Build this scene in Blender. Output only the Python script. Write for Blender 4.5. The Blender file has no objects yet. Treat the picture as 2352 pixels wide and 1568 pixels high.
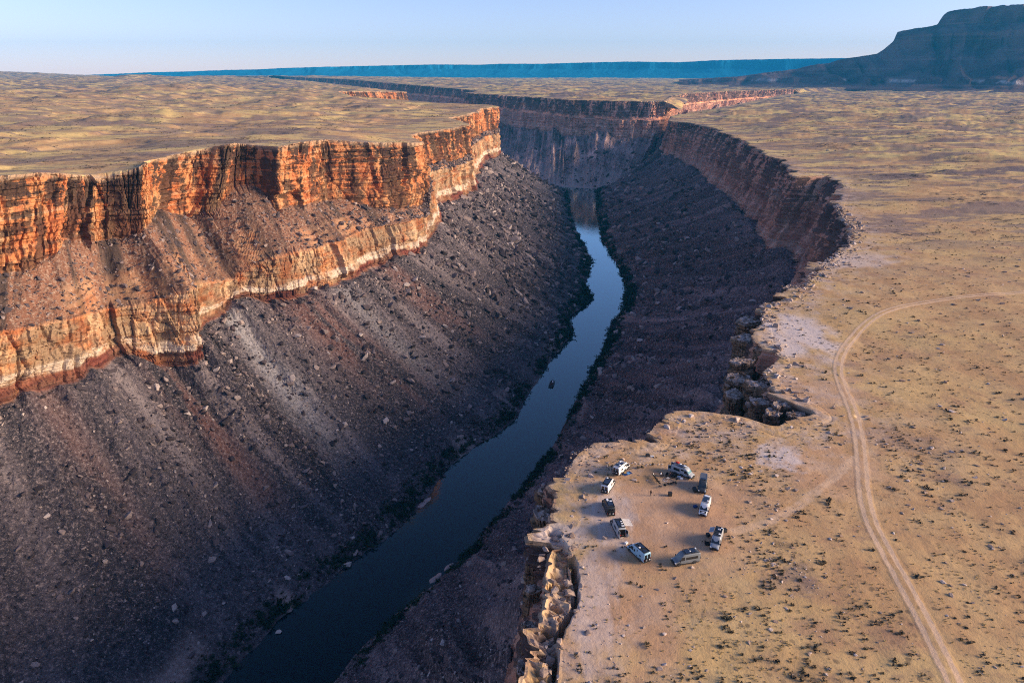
import bpy, bmesh, math, random
import numpy as np
from mathutils import Vector, Matrix

random.seed(7)
RNG = np.random.default_rng(11)
SC = bpy.context.scene
COL = SC.collection
R = math.radians

# ------------------------------------------------------------------ camera
CAM_H = 100.0
HORIZON_V = 171.0
PITCH = math.atan((784 - HORIZON_V) / 1568)
cam_d = bpy.data.cameras.new("camera")
cam_d.lens = 24.0
cam_d.sensor_width = 36.0
cam_d.clip_start = 1.0
cam_d.clip_end = 60000
cam = bpy.data.objects.new("camera", cam_d)
COL.objects.link(cam)
cam.location = (0, 0, CAM_H)
cam.rotation_euler = (math.pi / 2 - PITCH, 0, 0)
SC.camera = cam

# ------------------------------------------------------------------ light
SUN_EL = 16.0
SUN_AZ = 97.0            # clockwise from straight ahead (+Y)
world = bpy.data.worlds.new("World")
SC.world = world
world.use_nodes = True
wn = world.node_tree.nodes
wl = world.node_tree.links
bg = wn["Background"]
sky = wn.new("ShaderNodeTexSky")
sky.sky_type = 'NISHITA'
sky.sun_disc = False
sky.sun_elevation = R(SUN_EL)
sky.sun_rotation = R(SUN_AZ)
sky.altitude = 1200
sky.air_density = 1.0
sky.dust_density = 0.5
sky.ozone_density = 5.0
tint = wn.new("ShaderNodeMix")
tint.data_type = 'RGBA'
tint.blend_type = 'MULTIPLY'
tint.inputs[0].default_value = 1.0
tint.inputs[7].default_value = (1.38, .90, .91, 1)
wl.new(sky.outputs[0], tint.inputs[6])
wl.new(tint.outputs[2], bg.inputs[0])
bg.inputs[1].default_value = 0.135

sun_d = bpy.data.lights.new("sun", 'SUN')
sun_d.energy = 5.0
sun_d.angle = R(26)
sun_d.color = (1.0, 0.79, 0.55)
sun = bpy.data.objects.new("sun", sun_d)
COL.objects.link(sun)
_e, _a = R(SUN_EL), R(SUN_AZ)
TO_SUN = Vector((math.sin(_a) * math.cos(_e), math.cos(_a) * math.cos(_e), math.sin(_e)))
sun.rotation_euler = TO_SUN.to_track_quat('Z', 'Y').to_euler()
sun.location = (500, 0, 900)

SC.view_settings.view_transform = 'Standard'
SC.view_settings.look = 'None'
SC.view_settings.exposure = 0.9
SC.view_settings.gamma = 1.0
SC.view_settings.use_curve_mapping = False
SC.cycles.volume_bounces = 0
SC.cycles.max_bounces = 5
SC.cycles.use_denoising = False
SC.cycles.filter_width = 1.1
SC.cycles.sample_clamp_indirect = 4.0

# ------------------------------------------------------------------ picture geometry -> ground plan
F = 1568.0
SP, CP = math.sin(PITCH), math.cos(PITCH)


def ray(u, v):
    x = (u - 1176) / F
    yi = (784 - v) / F
    return x, CP + SP * yi, -SP + CP * yi


def at_z(u, v, z=0.0):
    x, y, dz = ray(u, v)
    k = (z - CAM_H) / dz
    return (x * k, y * k, z)


def at_r(u, v, r):
    x, y, dz = ray(u, v)
    k = r / math.hypot(x, y)
    return (x * k, y * k, CAM_H + dz * k)


def src(u, v, z=0.0):          # full-size photo coordinates
    return at_z(u / 1.06293, v / 1.06293, z)


# ------------------------------------------------------------------ noise
def _hash(ix, iy, seed):
    h = (ix.astype(np.int64) * 374761393 + iy.astype(np.int64) * 668265263 + seed * 974711) & 0xffffffff
    h = ((h ^ (h >> 13)) * 1274126177) & 0xffffffff
    h = ((h ^ (h >> 15)) * 2246822519) & 0xffffffff
    return (h ^ (h >> 16)) & 0xffffffff


def rnd2(ix, iy, seed=0):
    return _hash(np.asarray(ix), np.asarray(iy), seed) / 4294967295.0


def perlin(x, y, seed=0):
    x = np.asarray(x, float)
    y = np.asarray(y, float)
    x, y = np.broadcast_arrays(x, y)
    ix = np.floor(x)
    iy = np.floor(y)
    fx = x - ix
    fy = y - iy
    u = fx * fx * fx * (fx * (fx * 6 - 15) + 10)
    w = fy * fy * fy * (fy * (fy * 6 - 15) + 10)

    def g(dx, dy):
        a = rnd2(ix + dx, iy + dy, seed) * 2 * math.pi
        return np.cos(a) * (fx - dx) + np.sin(a) * (fy - dy)
    a = g(0, 0) * (1 - u) + g(1, 0) * u
    b = g(0, 1) * (1 - u) + g(1, 1) * u
    return (a * (1 - w) + b * w) * 1.45


def fbm(x, y, seed=0, octv=4, gain=0.5):
    t = 0
    a = 1.0
    n = 0
    for o in range(octv):
        t = t + a * perlin(np.asarray(x) * 2 ** o, np.asarray(y) * 2 ** o, seed + 17 * o)
        n += a
        a *= gain
    return t / n


def ridged(x, y, seed=0, octv=4):
    t = 0
    a = 1.0
    n = 0
    for o in range(octv):
        t = t + a * (1 - np.abs(perlin(np.asarray(x) * 2 ** o, np.asarray(y) * 2 ** o, seed + 31 * o)) * 2)
        n += a
        a *= 0.5
    return t / n


def cells(x, y, seed=0, jit=0.9):
    """random value of the nearest jittered cell, and distance to the cell border"""
    x, y = np.broadcast_arrays(np.asarray(x, float), np.asarray(y, float))
    ix = np.floor(x)
    iy = np.floor(y)
    best = np.full(x.shape, 1e9)
    sec = np.full(x.shape, 1e9)
    val = np.zeros(x.shape)
    for dx in (-1, 0, 1):
        for dy in (-1, 0, 1):
            cx = ix + dx
            cy = iy + dy
            px = cx + 0.5 + (rnd2(cx, cy, seed) - .5) * jit
            py = cy + 0.5 + (rnd2(cx, cy, seed + 5) - .5) * jit
            d = np.maximum(np.abs(px - x), np.abs(py - y)) * 0.7 + 0.3 * np.hypot(px - x, py - y)
            new = d < best
            sec = np.where(new, best, np.minimum(sec, d))
            val = np.where(new, rnd2(cx, cy, seed + 9), val)
            best = np.where(new, d, best)
    return val * 2 - 1, sec - best


def smooth(a, b, x):
    t = np.clip((np.asarray(x, float) - a) / (b - a), 0, 1)
    return t * t * (3 - 2 * t)


def terrace(h, st):
    k = np.floor(h / st)
    f = h / st - k
    return (k + smooth(.55, 1.0, f)) * st


# ------------------------------------------------------------------ mesh helpers
def np_mesh(name, co, faces, mat=None, attrs=None, flat=True, mats=None, midx=None):
    me = bpy.data.meshes.new(name)
    co = np.asarray(co, np.float32).reshape(-1, 3)
    faces = np.asarray(faces, np.int32)
    nf, k = faces.shape
    me.vertices.add(len(co))
    me.vertices.foreach_set("co", co.ravel())
    me.loops.add(nf * k)
    me.loops.foreach_set("vertex_index", faces.ravel())
    me.polygons.add(nf)
    me.polygons.foreach_set("loop_start", np.arange(0, nf * k, k, dtype=np.int32))
    me.update(calc_edges=True)
    me.polygons.foreach_set("use_smooth", np.full(nf, not flat, dtype=bool))
    for an, av in (attrs or {}).items():
        av = np.asarray(av, np.float32)
        if av.ndim == 1:
            at = me.attributes.new(an, 'FLOAT', 'POINT')
            at.data.foreach_set("value", av)
        else:
            at = me.attributes.new(an, 'FLOAT_VECTOR', 'POINT')
            at.data.foreach_set("vector", av.ravel())
    if mat:
        me.materials.append(mat)
    for m in mats or ():
        me.materials.append(m)
    if midx is not None:
        me.polygons.foreach_set("material_index", np.asarray(midx, np.int32))
    return me


def grid_faces(nr, nc):
    i = np.arange(nr * nc).reshape(nr, nc)
    return np.stack([i[:-1, :-1], i[:-1, 1:], i[1:, 1:], i[1:, :-1]], -1).reshape(-1, 4)


def link(name, me, parent=None, loc=None, rotz=None):
    o = bpy.data.objects.new(name, me)
    COL.objects.link(o)
    if parent is not None:
        o.parent = parent
    if loc is not None:
        o.location = loc
    if rotz is not None:
        o.rotation_euler = (0, 0, rotz)
    return o


def struct(name, me, label=None, kind='structure'):
    o = link(name, me)
    o["kind"] = kind
    if label:
        o["label"] = label
    return o


def tag(o, label, cat, group=None, kind=None):
    o["label"] = label
    o["category"] = cat
    if group:
        o["group"] = group
    if kind:
        o["kind"] = kind
    return o


def thing(name, label, cat, loc=(0, 0, 0), rotz=0.0, group=None):
    o = bpy.data.objects.new(name, None)
    COL.objects.link(o)
    o.location = loc
    o.rotation_euler = (0, 0, rotz)
    return tag(o, label, cat, group)


# ------------------------------------------------------------------ material helpers
class NT:
    def __init__(self, name):
        self.m = bpy.data.materials.new(name)
        self.m.use_nodes = True
        self.t = self.m.node_tree
        self.n = self.t.nodes
        self.bsdf = self.n["Principled BSDF"]
        self.out = self.n["Material Output"]

    def node(self, typ, **kw):
        nd = self.n.new(typ)
        for k, v in kw.items():
            setattr(nd, k, v)
        return nd

    def set(self, sock, v):
        if isinstance(v, bpy.types.NodeSocket):
            self.t.links.new(v, sock)
        elif isinstance(v, (tuple, list)) and len(v) == 3 and sock.type == 'RGBA':
            sock.default_value = (*v, 1)
        else:
            sock.default_value = v

    def pos(self):
        return self.node("ShaderNodeNewGeometry").outputs["Position"]

    def attr(self, name, vec=False):
        a = self.node("ShaderNodeAttribute", attribute_name=name)
        return a.outputs["Vector" if vec else "Fac"]

    def scale(self, v, s):
        a = self.node("ShaderNodeVectorMath", operation='MULTIPLY')
        self.set(a.inputs[0], v)
        a.inputs[1].default_value = s
        return a.outputs[0]

    def noise(self, v, scale=1.0, detail=4.0, rough=0.55, dist=0.0):
        a = self.node("ShaderNodeTexNoise")
        self.set(a.inputs["Vector"], v)
        a.inputs["Scale"].default_value = scale
        a.inputs["Detail"].default_value = detail
        a.inputs["Roughness"].default_value = rough
        a.inputs["Distortion"].default_value = dist
        return a.outputs["Fac"]

    def vor(self, v, scale=1.0, feature='F1', out="Distance"):
        a = self.node("ShaderNodeTexVoronoi", feature=feature)
        self.set(a.inputs["Vector"], v)
        a.inputs["Scale"].default_value = scale
        return a.outputs[out]

    def step(self, v, a, b, lo=0.0, hi=1.0):
        nd = self.node("ShaderNodeMapRange", interpolation_type='SMOOTHSTEP')
        self.set(nd.inputs["Value"], v)
        nd.inputs["From Min"].default_value = a
        nd.inputs["From Max"].default_value = b
        nd.inputs["To Min"].default_value = lo
        nd.inputs["To Max"].default_value = hi
        return nd.outputs["Result"]

    def math(self, op, a, b=0.0, clamp=False):
        nd = self.node("ShaderNodeMath", operation=op, use_clamp=clamp)
        self.set(nd.inputs[0], a)
        self.set(nd.inputs[1], b)
        return nd.outputs[0]

    def mix(self, f, a, b, mode='MIX'):
        nd = self.node("ShaderNodeMix", data_type='RGBA', blend_type=mode)
        self.set(nd.inputs[0], f)
        self.set(nd.inputs[6], a)
        self.set(nd.inputs[7], b)
        return nd.outputs[2]

    def ramp(self, f, stops, interp='LINEAR'):
        nd = self.node("ShaderNodeValToRGB")
        cr = nd.color_ramp
        cr.interpolation = interp
        while len(cr.elements) < len(stops):
            cr.elements.new(0.5)
        for e, (p, c) in zip(cr.elements, stops):
            e.position = p
            e.color = (*c, 1)
        self.set(nd.inputs[0], f)
        return nd.outputs[0]

    def bump(self, h, strength=0.5, dist=0.3):
        nd = self.node("ShaderNodeBump")
        nd.inputs["Strength"].default_value = strength
        nd.inputs["Distance"].default_value = dist
        self.set(nd.inputs["Height"], h)
        self.t.links.new(nd.outputs[0], self.bsdf.inputs["Normal"])

    def done(self, color, rough=0.9, spec=0.15, metal=0.0):
        self.set(self.bsdf.inputs["Base Color"], color)
        self.set(self.bsdf.inputs["Roughness"], rough)
        self.bsdf.inputs["Specular IOR Level"].default_value = spec
        self.bsdf.inputs["Metallic"].default_value = metal
        return self.m


def simple(name, col, rough=0.6, spec=0.4, metal=0.0, var=0.12, scale=6.0):
    k = NT(name)
    tc = k.node("ShaderNodeTexCoord").outputs["Object"]
    n = k.noise(tc, scale, 3)
    c = k.mix(n, tuple(x * (1 - var) for x in col), tuple(min(1, x * (1 + var)) for x in col))
    return k.done(c, rough, spec, metal)


# ---- desert ground
def mat_ground():
    k = NT("desert_ground")
    p = k.pos()
    big = k.noise(p, 0.011, 9, 0.68)
    mid = k.noise(p, 0.06, 5, 0.6)
    fine = k.noise(p, 0.9, 6, 0.7)
    col = k.mix(k.step(mid, .38, .62), (.44, .262, .13), (.53, .345, .165))
    # yellow-olive dry grass
    col = k.mix(k.math('MULTIPLY', k.step(big, .47, .56), k.attr("olive")), col, (.62, .45, .18))
    # reddish bare soil
    red = k.noise(k.scale(p, (1, 1.4, 1)), 0.022, 8, 0.68)
    col = k.mix(k.math('MULTIPLY', k.step(red, .54, .66), .55), col, (.31, .165, .115))
    # stony, purple-grey rubble
    rub = k.noise(k.scale(p, (.55, 1.5, 1)), 0.016, 9, .72)
    rubm = k.math('MULTIPLY', k.step(rub, .485, .54), k.attr("rubble"))
    col = k.mix(rubm, col, k.mix(k.step(fine, .35, .65), (.11, .082, .086), (.26, .19, .175)))
    ln = k.noise(k.scale(p, (.011, .034, .05)), 1, 6, .62, .6)
    lnm = k.step(k.math('ABSOLUTE', k.math('SUBTRACT', ln, .47)), .016, .004)
    ln2 = k.noise(k.scale(p, (.006, .02, .05)), 1, 3, .5)
    col = k.mix(k.math('MULTIPLY', k.math('MULTIPLY', lnm, k.step(ln2, .45, .58)), k.math('MINIMUM', k.math('MULTIPLY', k.attr("rubble"), 1.6), 1.0)), col, (.05, .038, .036))
    ptc = k.noise(k.scale(p, (.5, .9, 1)), .09, 5, .7)
    col = k.mix(k.math('MULTIPLY', k.step(ptc, .56, .68), .6), col, (.25, .165, .12))
    # worn camp soil, pale silt, rim stone
    col = k.mix(k.attr("bare"), col, k.mix(k.step(mid, .35, .65), (.45, .265, .155), (.52, .32, .19)))
    rimc = k.mix(k.step(k.noise(p, .25, 5, .7), .4, .62), (.43, .30, .23), (.54, .42, .35))
    col = k.mix(k.math('MULTIPLY', k.attr("rim"), k.step(k.noise(p, .12, 6, .65), .42, .62)), col, rimc)
    col = k.mix(k.attr("pale"), col, (.60, .50, .455))
    # wheel tracks
    tr = k.attr("track")
    trn = k.step(k.math('ADD', tr, k.math('MULTIPLY', k.math('SUBTRACT', k.noise(p, .5, 4), .5), .7)), .25, .75)
    col = k.mix(trn, col, (.60, .41, .265))
    # grain: small stones and dry tufts
    col = k.mix(k.math('MULTIPLY', k.step(fine, .40, .25), .55), col, (.14, .09, .07))
    col = k.mix(k.math('MULTIPLY', k.step(fine, .60, .78), .55), col, (.62, .48, .34))
    v = k.vor(k.scale(p, (1, 1, .3)), .42)
    dens = k.step(k.noise(p, .05, 3), .42, .6)
    keep = k.math('SUBTRACT', 1.0, k.math('MAXIMUM', k.attr("bare"), tr), True)
    tuft = k.math('MULTIPLY', k.math('MULTIPLY', k.step(v, .30, .16), dens), keep)
    col = k.mix(k.math('MULTIPLY', tuft, .62), col, (.10, .075, .055))
    hgt = k.math('ADD', k.noise(p, .22, 7, .7), k.math('MULTIPLY', fine, .5))
    k.bump(hgt, .45, .55)
    return k.done(col, .95, .08)


# ---- canyon wall: cliffs, benches and talus in one skin; sz = (along, across, height), zone 1 = cliff
def mat_wall(name, lit, shade_lift=1.0):
    k = NT(name)
    p = k.pos()
    sz = k.attr("sz", True)
    cl = k.attr("cliff")
    hh = k.attr("hfrac")
    # --- cliff rock
    blocky = k.noise(k.scale(sz, (.07, 0, .035)), 1, 6, .65)
    fineb = k.noise(k.scale(sz, (.35, .1, .9)), 1, 6, .7)
    strata = k.noise(k.scale(sz, (.006, 0, .33)), 1, 5, .75)
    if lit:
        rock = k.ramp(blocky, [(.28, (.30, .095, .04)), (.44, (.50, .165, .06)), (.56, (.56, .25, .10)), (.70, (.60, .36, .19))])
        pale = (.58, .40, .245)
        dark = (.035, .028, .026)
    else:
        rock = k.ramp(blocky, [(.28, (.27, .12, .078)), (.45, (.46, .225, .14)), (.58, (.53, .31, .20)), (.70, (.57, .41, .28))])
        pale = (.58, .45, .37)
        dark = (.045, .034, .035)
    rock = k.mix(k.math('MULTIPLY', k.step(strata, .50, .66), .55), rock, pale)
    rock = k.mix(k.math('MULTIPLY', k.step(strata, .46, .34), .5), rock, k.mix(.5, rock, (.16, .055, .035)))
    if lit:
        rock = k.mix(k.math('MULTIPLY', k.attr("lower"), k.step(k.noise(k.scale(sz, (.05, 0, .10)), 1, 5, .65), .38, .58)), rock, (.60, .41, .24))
    # desert varnish: black patches hung from ledges, drawn out downwards, broken by bedding
    var1 = k.noise(k.scale(sz, (.085, 0, .018)), 1, 5, .62, .4)
    var2 = k.noise(k.scale(sz, (.03, 0, .30)), 1, 5, .7)
    var3 = k.noise(k.scale(sz, (.013, 0, .006)), 1, 3, .5)
    var = k.math('ADD', k.math('ADD', k.math('MULTIPLY', var1, .56), k.math('MULTIPLY', var2, .34)), k.math('MULTIPLY', var3, .20))
    rock = k.mix(k.math('MULTIPLY', k.step(var, *((.49, .54) if shade_lift == 1.1 else (.518, .556))), k.attr("varnish")), rock, dark)
    vs = k.noise(k.scale(sz, (.22, 0, .012)), 1, 5, .7)
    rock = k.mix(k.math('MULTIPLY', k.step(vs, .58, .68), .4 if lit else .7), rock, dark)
    # pale basal ledge band and dark red foot
    rock = k.mix(k.math('MULTIPLY', k.attr("band"), k.step(k.noise(k.scale(sz, (.045, 0, .12)), 1, 5, .7), .36, .56)), rock, (.66, .53, .40))
    rock = k.mix(k.attr("foot"), rock, k.mix(k.step(strata, .4, .6), (.10, .035, .028), (.24, .075, .05)))
    rock = k.mix(k.math('MULTIPLY', k.step(fineb, .42, .28), .75), rock, (.05, .028, .02))
    rock = k.mix(k.math('MULTIPLY', k.step(fineb, .60, .75), .35), rock, (.68, .5, .34))
    # --- talus
    st = k.noise(k.scale(sz, (.05, .006, 0)), 1, 5, .6, .6)
    if shade_lift == 1.1:
        st = k.noise(k.scale(p, (1, .4, 1)), .03, 6, .65)
    rub = k.noise(p, .55, 6, .75)
    rub2 = k.noise(p, 1.6, 4, .7)
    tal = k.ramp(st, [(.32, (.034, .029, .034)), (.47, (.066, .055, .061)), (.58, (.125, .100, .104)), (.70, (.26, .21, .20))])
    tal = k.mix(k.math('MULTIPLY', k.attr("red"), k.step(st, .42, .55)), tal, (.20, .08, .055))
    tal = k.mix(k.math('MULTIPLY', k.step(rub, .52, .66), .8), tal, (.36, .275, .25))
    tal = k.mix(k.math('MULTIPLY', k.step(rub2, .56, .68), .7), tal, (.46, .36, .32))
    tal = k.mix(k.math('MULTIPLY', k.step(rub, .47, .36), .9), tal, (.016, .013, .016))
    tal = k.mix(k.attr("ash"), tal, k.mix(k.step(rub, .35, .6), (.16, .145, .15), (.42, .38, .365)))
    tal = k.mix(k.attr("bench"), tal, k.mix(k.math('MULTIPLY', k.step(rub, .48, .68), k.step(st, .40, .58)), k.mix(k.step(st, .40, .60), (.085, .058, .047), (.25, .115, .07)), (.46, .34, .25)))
    # --- top lip
    lip = k.mix(k.step(k.noise(p, .12, 5, .7), .38, .6), (.44, .265, .16), (.53, .37, .235))
    lip = k.mix(k.math('MULTIPLY', k.step(k.noise(p, .7, 5, .7), .44, .30), .75), lip, (.09, .06, .045))
    if shade_lift != 1:
        g_ = 1.5 if shade_lift == 1.1 else shade_lift
        rock = k.mix(1.0, rock, (g_, g_ * .95, g_ * .97), 'MULTIPLY')  # rock colour raised to offset the shade these walls stand in
    if shade_lift == 1.1:
        tal = k.mix(1.0, tal, (3.2, 2.6, 2.2), 'MULTIPLY')  # back talus colour raised to offset shade and blue haze
    elif shade_lift > 1:
        tal = k.mix(1.0, tal, (1.45, 1.35, 1.3), 'MULTIPLY')  # camp-side talus colour raised, since only skylight reaches it
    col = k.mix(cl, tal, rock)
    col = k.mix(k.attr("lip"), col, lip)
    col = k.mix(k.attr("sand"), col, k.mix(k.step(rub, .4, .6), (.36, .25, .21), (.48, .36, .31)))
    hgt = k.math('ADD', k.math('MULTIPLY', fineb, cl), k.math('MULTIPLY', rub, k.math('SUBTRACT', 1.0, cl)))
    k.bump(hgt, .9, 1.6)
    return k.done(col, .93, .1)


M_GROUND = mat_ground()
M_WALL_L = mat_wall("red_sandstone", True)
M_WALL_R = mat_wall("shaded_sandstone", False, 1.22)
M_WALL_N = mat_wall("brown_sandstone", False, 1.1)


def mat_rubble(name, stops, seed_attr=True):
    k = NT(name)
    if seed_attr:
        f = k.attr("rnd")
    else:
        f = k.node("ShaderNodeObjectInfo").outputs["Random"]
    c = k.ramp(f, stops)
    p = k.pos()
    n = k.noise(p, 1.3, 5, .7)
    c = k.mix(k.math('MULTIPLY', k.step(n, .5, .3), .6), c, (.03, .024, .024))
    k.bump(n, .6, .4)
    return k.done(c, .92, .1)


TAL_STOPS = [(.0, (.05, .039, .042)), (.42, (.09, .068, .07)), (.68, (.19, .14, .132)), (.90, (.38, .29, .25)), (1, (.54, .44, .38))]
M_RUBBLE = mat_rubble("talus_stone", TAL_STOPS)
M_BOULDER = mat_rubble("boulder_stone", [(.0, (.05, .040, .043)), (.45, (.12, .09, .088)), (.8, (.24, .18, .16)), (1, (.42, .33, .28))], False)
M_RIMROCK = mat_rubble("rim_stone", [(.0, (.25, .17, .13)), (.5, (.38, .28, .22)), (1, (.56, .46, .41))])
M_PEBBLE = simple("pale_stone", (.62, .50, .42), .9, .1)

# ------------------------------------------------------------------ canyon plan (metres, camera over the origin)
ZW = -163.0


def left_station(lb, lt, ub, rim, sh, zb=-58.0, slope=0.6):
    b = at_z(lb[0], lb[1], zb)
    rb = math.hypot(b[0], b[1])
    t = at_r(lt[0], lt[1], rb + 8)
    x, y, dz = ray(*ub)
    s_ub = -dz / math.hypot(x, y)
    r1 = rb + 8
    ru = (CAM_H - t[2] + slope * r1) / (s_ub + slope)
    ru = min(max(ru, r1 + 3), r1 + 140)
    u = at_r(ub[0], ub[1], ru)
    r = at_r(rim[0], rim[1], ru + 8)
    s = at_z(sh[0], sh[1], ZW) if len(sh) == 2 else sh
    return [r, u, t, b, s]


def plan_station(rim, lb, sh, f1=.4, f2=.62, z1=.45, z2=.53):
    rim, lb = np.array(rim, float), np.array(lb, float)
    ub = rim + (lb - rim) * f1
    ub[2] = rim[2] + (lb[2] - rim[2]) * z1
    lt = rim + (lb - rim) * f2
    lt[2] = rim[2] + (lb[2] - rim[2]) * z2
    s = at_z(sh[0], sh[1], ZW) if len(sh) == 2 else sh
    return [tuple(rim), tuple(ub), tuple(lt), tuple(lb), tuple(s)]


LS = [
    left_station((-260, 1010), (-260, 840), (-260, 690), (-260, 425), (-200, 140, ZW)),
    left_station((0, 923), (0, 765), (0, 625), (0, 404), (500, 1568)),
    left_station((86, 893), (90, 750), (86, 614), (90, 396), (560, 1510)),
    left_station((193, 860), (185, 730), (141, 551), (150, 398), (640, 1420), slope=.66),
    left_station((290, 812), (265, 711), (223, 551), (225, 412), (720, 1360), -60, .8),
    left_station((380, 838), (360, 690), (300, 545), (290, 396), (790, 1300), -71, .72),
    left_station((454, 830), (445, 665), (335, 521), (335, 372), (850, 1260), -69),
    left_station((462, 738), (455, 652), (372, 480), (400, 360), (910, 1215)),
    left_station((530, 702), (530, 645), (446, 500), (465, 346), (960, 1165)),
    left_station((600, 695), (590, 615), (500, 480), (530, 327), (1010, 1095)),
    left_station((635, 690), (620, 600), (545, 420), (555, 331), (1055, 1050)),
    left_station((690, 680), (680, 585), (600, 430), (585, 334), (1095, 1020)),
    left_station((735, 665), (720, 575), (630, 486), (632, 336), (1140, 995)),
    left_station((785, 650), (765, 560), (690, 470), (690, 325), (1185, 960)),
    left_station((850, 615), (830, 535), (760, 458), (745, 320), (1215, 900)),
    left_station((900, 600), (880, 520), (850, 475), (850, 328), (1262, 830)),
    left_station((950, 580), (940, 505), (930, 480), (930, 328), (1295, 790)),
    left_station((988, 560), (985, 500), (982, 470), (974, 328), (1316, 762)),
    plan_station((-92, 722, 37), (-78, 718, -46), (1300, 733)),
    plan_station((-112, 785, 38), (-88, 775, -38), (1335, 705)),
    plan_station((-72, 888, 38), (-62, 890, -47), (1357, 685)),
    plan_station((-62, 955, 38), (-53, 960, -50), (1345, 650)),
    plan_station((-90, 1055, 40), (-62, 1060, -46), (1358, 600)),
    plan_station((-58, 1250, 40), (-52, 1250, -50), (1325, 535)),
    plan_station((-56, 1330, 41), (-50, 1330, -51), (1310, 480)),
    plan_station((-28, 1440, 40), (-22, 1437, -52), (1302, 440)),
    plan_station((-48, 1495, 41), (-38, 1500, -55), (85, 1700, ZW)),
    plan_station((-165, 1590, 42), (-150, 1610, -58), (20, 1800, ZW)),
    plan_station((-430, 1950, 45), (-400, 1980, -58), (-200, 2120, ZW)),
    plan_station((-560, 2330, 50), (-520, 2350, -58), (-330, 2400, ZW)),
    plan_station((-381, 2650, 40), (-350, 2660, -58), (-290, 2660, ZW)),
    plan_station((-480, 2770, 45), (-440, 2800, -58), (-340, 2900, ZW)),
    plan_station((-840, 3650, 50), (-800, 3700, -58), (-650, 3800, ZW)),
    plan_station((-1450, 5100, 60), (-1400, 5200, -50), (-1250, 5300, ZW)),
    plan_station((-2500, 6700, 80), (-2400, 6800, -40), (-2250, 6900, ZW)),
]
_rr = [((-60, -40), (-85, -25), (-190, 60, ZW)), ((-20, 35), (-45, 50), (-130, 160, ZW))]
for rim_px, lb_xy, sh_px in [
    ((1222, 1568), (-3, 95), (770, 1568)), ((1230, 1463), (-2, 105), (800, 1525)), ((1238, 1395), (-1, 112), (830, 1490)),
    ((1250, 1342), (0, 118), (860, 1460)), ((1254, 1270), (0, 128), (900, 1420)), ((1242, 1216), (-1, 138), (925, 1400)),
    ((1286, 1203), (1, 144), (945, 1385)), ((1288, 1150), (2, 153), (975, 1360)), ((1268, 1100), (1, 162), (1000, 1340)),
    ((1300, 1045), (5, 176), (1030, 1310)), ((1335, 1020), (12, 184), (1060, 1280)), ((1500, 1018), (26, 192), (1090, 1250)),
    ((1535, 948), (36, 204), (1120, 1210)), ((1600, 947), (44, 209), (1140, 1190)), ((1728, 960), (52, 213), (1155, 1170)),
    ((1785, 988), (57, 216), (1165, 1158)), ((1812, 966), (61, 219), (1180, 1143)), ((1878, 957), (65, 222), (1190, 1130)),
    ((1854, 936), (69, 226), (1200, 1120)), ((1779, 903), (73, 231), (1215, 1100)), ((1745, 860), (77, 239), (1230, 1080)),
    ((1785, 826), (82, 251), (1250, 1050)), ((1745, 785), (86, 265), (1275, 1020)), ((1743, 700), (98, 304), (1320, 925)),
    ((1800, 690), (103, 322), (1340, 895)), ((1864, 622), (128, 365), (1357, 860)), ((1890, 597), (142, 388), (1365, 840)),
    ((1938, 567), (160, 418), (1385, 810)), ((1950, 526), (178, 458), (1400, 770)), ((1929, 503), (192, 492), (1403, 742)),
    ((1910, 471), (210, 545), (1435, 705)), ((1930, 430), (232, 610), (1438, 670)), ((1907, 403), (246, 660), (1434, 640)),
    ((1828, 405), (256, 725), (1420, 610)), ((1815, 385), (270, 800), (1408, 590)), ((1790, 364), (288, 880), (1395, 570)),
    ((1748, 351), (300, 960), (1382, 550)), ((1700, 322), (312, 1140), (1376, 510)), ((1645, 296), (325, 1330), (1372, 475)),
    ((1589, 283), (345, 1530), (1371, 450)), ((1538, 278), (352, 1680), (1370, 438)),
]:
    _rr.append((at_z(*rim_px, 0.0)[:2], lb_xy, sh_px))
_rr += [((409, 1847), (385, 1850), (285, 1745, -161)), ((597, 2197), (565, 2230), (520, 2290, -110)),
        ((831, 2632), (795, 2680), (760, 2740, -105)), ((1432, 3820), (1400, 3900), (1370, 3960, -95)), ((2350, 4650), (2300, 4720), (2240, 4790, -90))]
RS = []
for i, (rm, lb, sh) in enumerate(_rr):
    zb = -68 - 16 * min(1, max(0, (i - 22) / 14))
    if i > len(_rr) - 5:
        zb = -66
    near_ = i < 28
    if not near_ and i < len(_rr) - 5:
        lb = (rm[0] + (lb[0] - rm[0]) * .5, rm[1] + (lb[1] - rm[1]) * .5)
        zb += 6
    RS.append(plan_station((*rm, 0), (*lb, zb), sh, *((.16, .32, .30, .48) if near_ else (.30, .56, .36, .64))))
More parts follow.
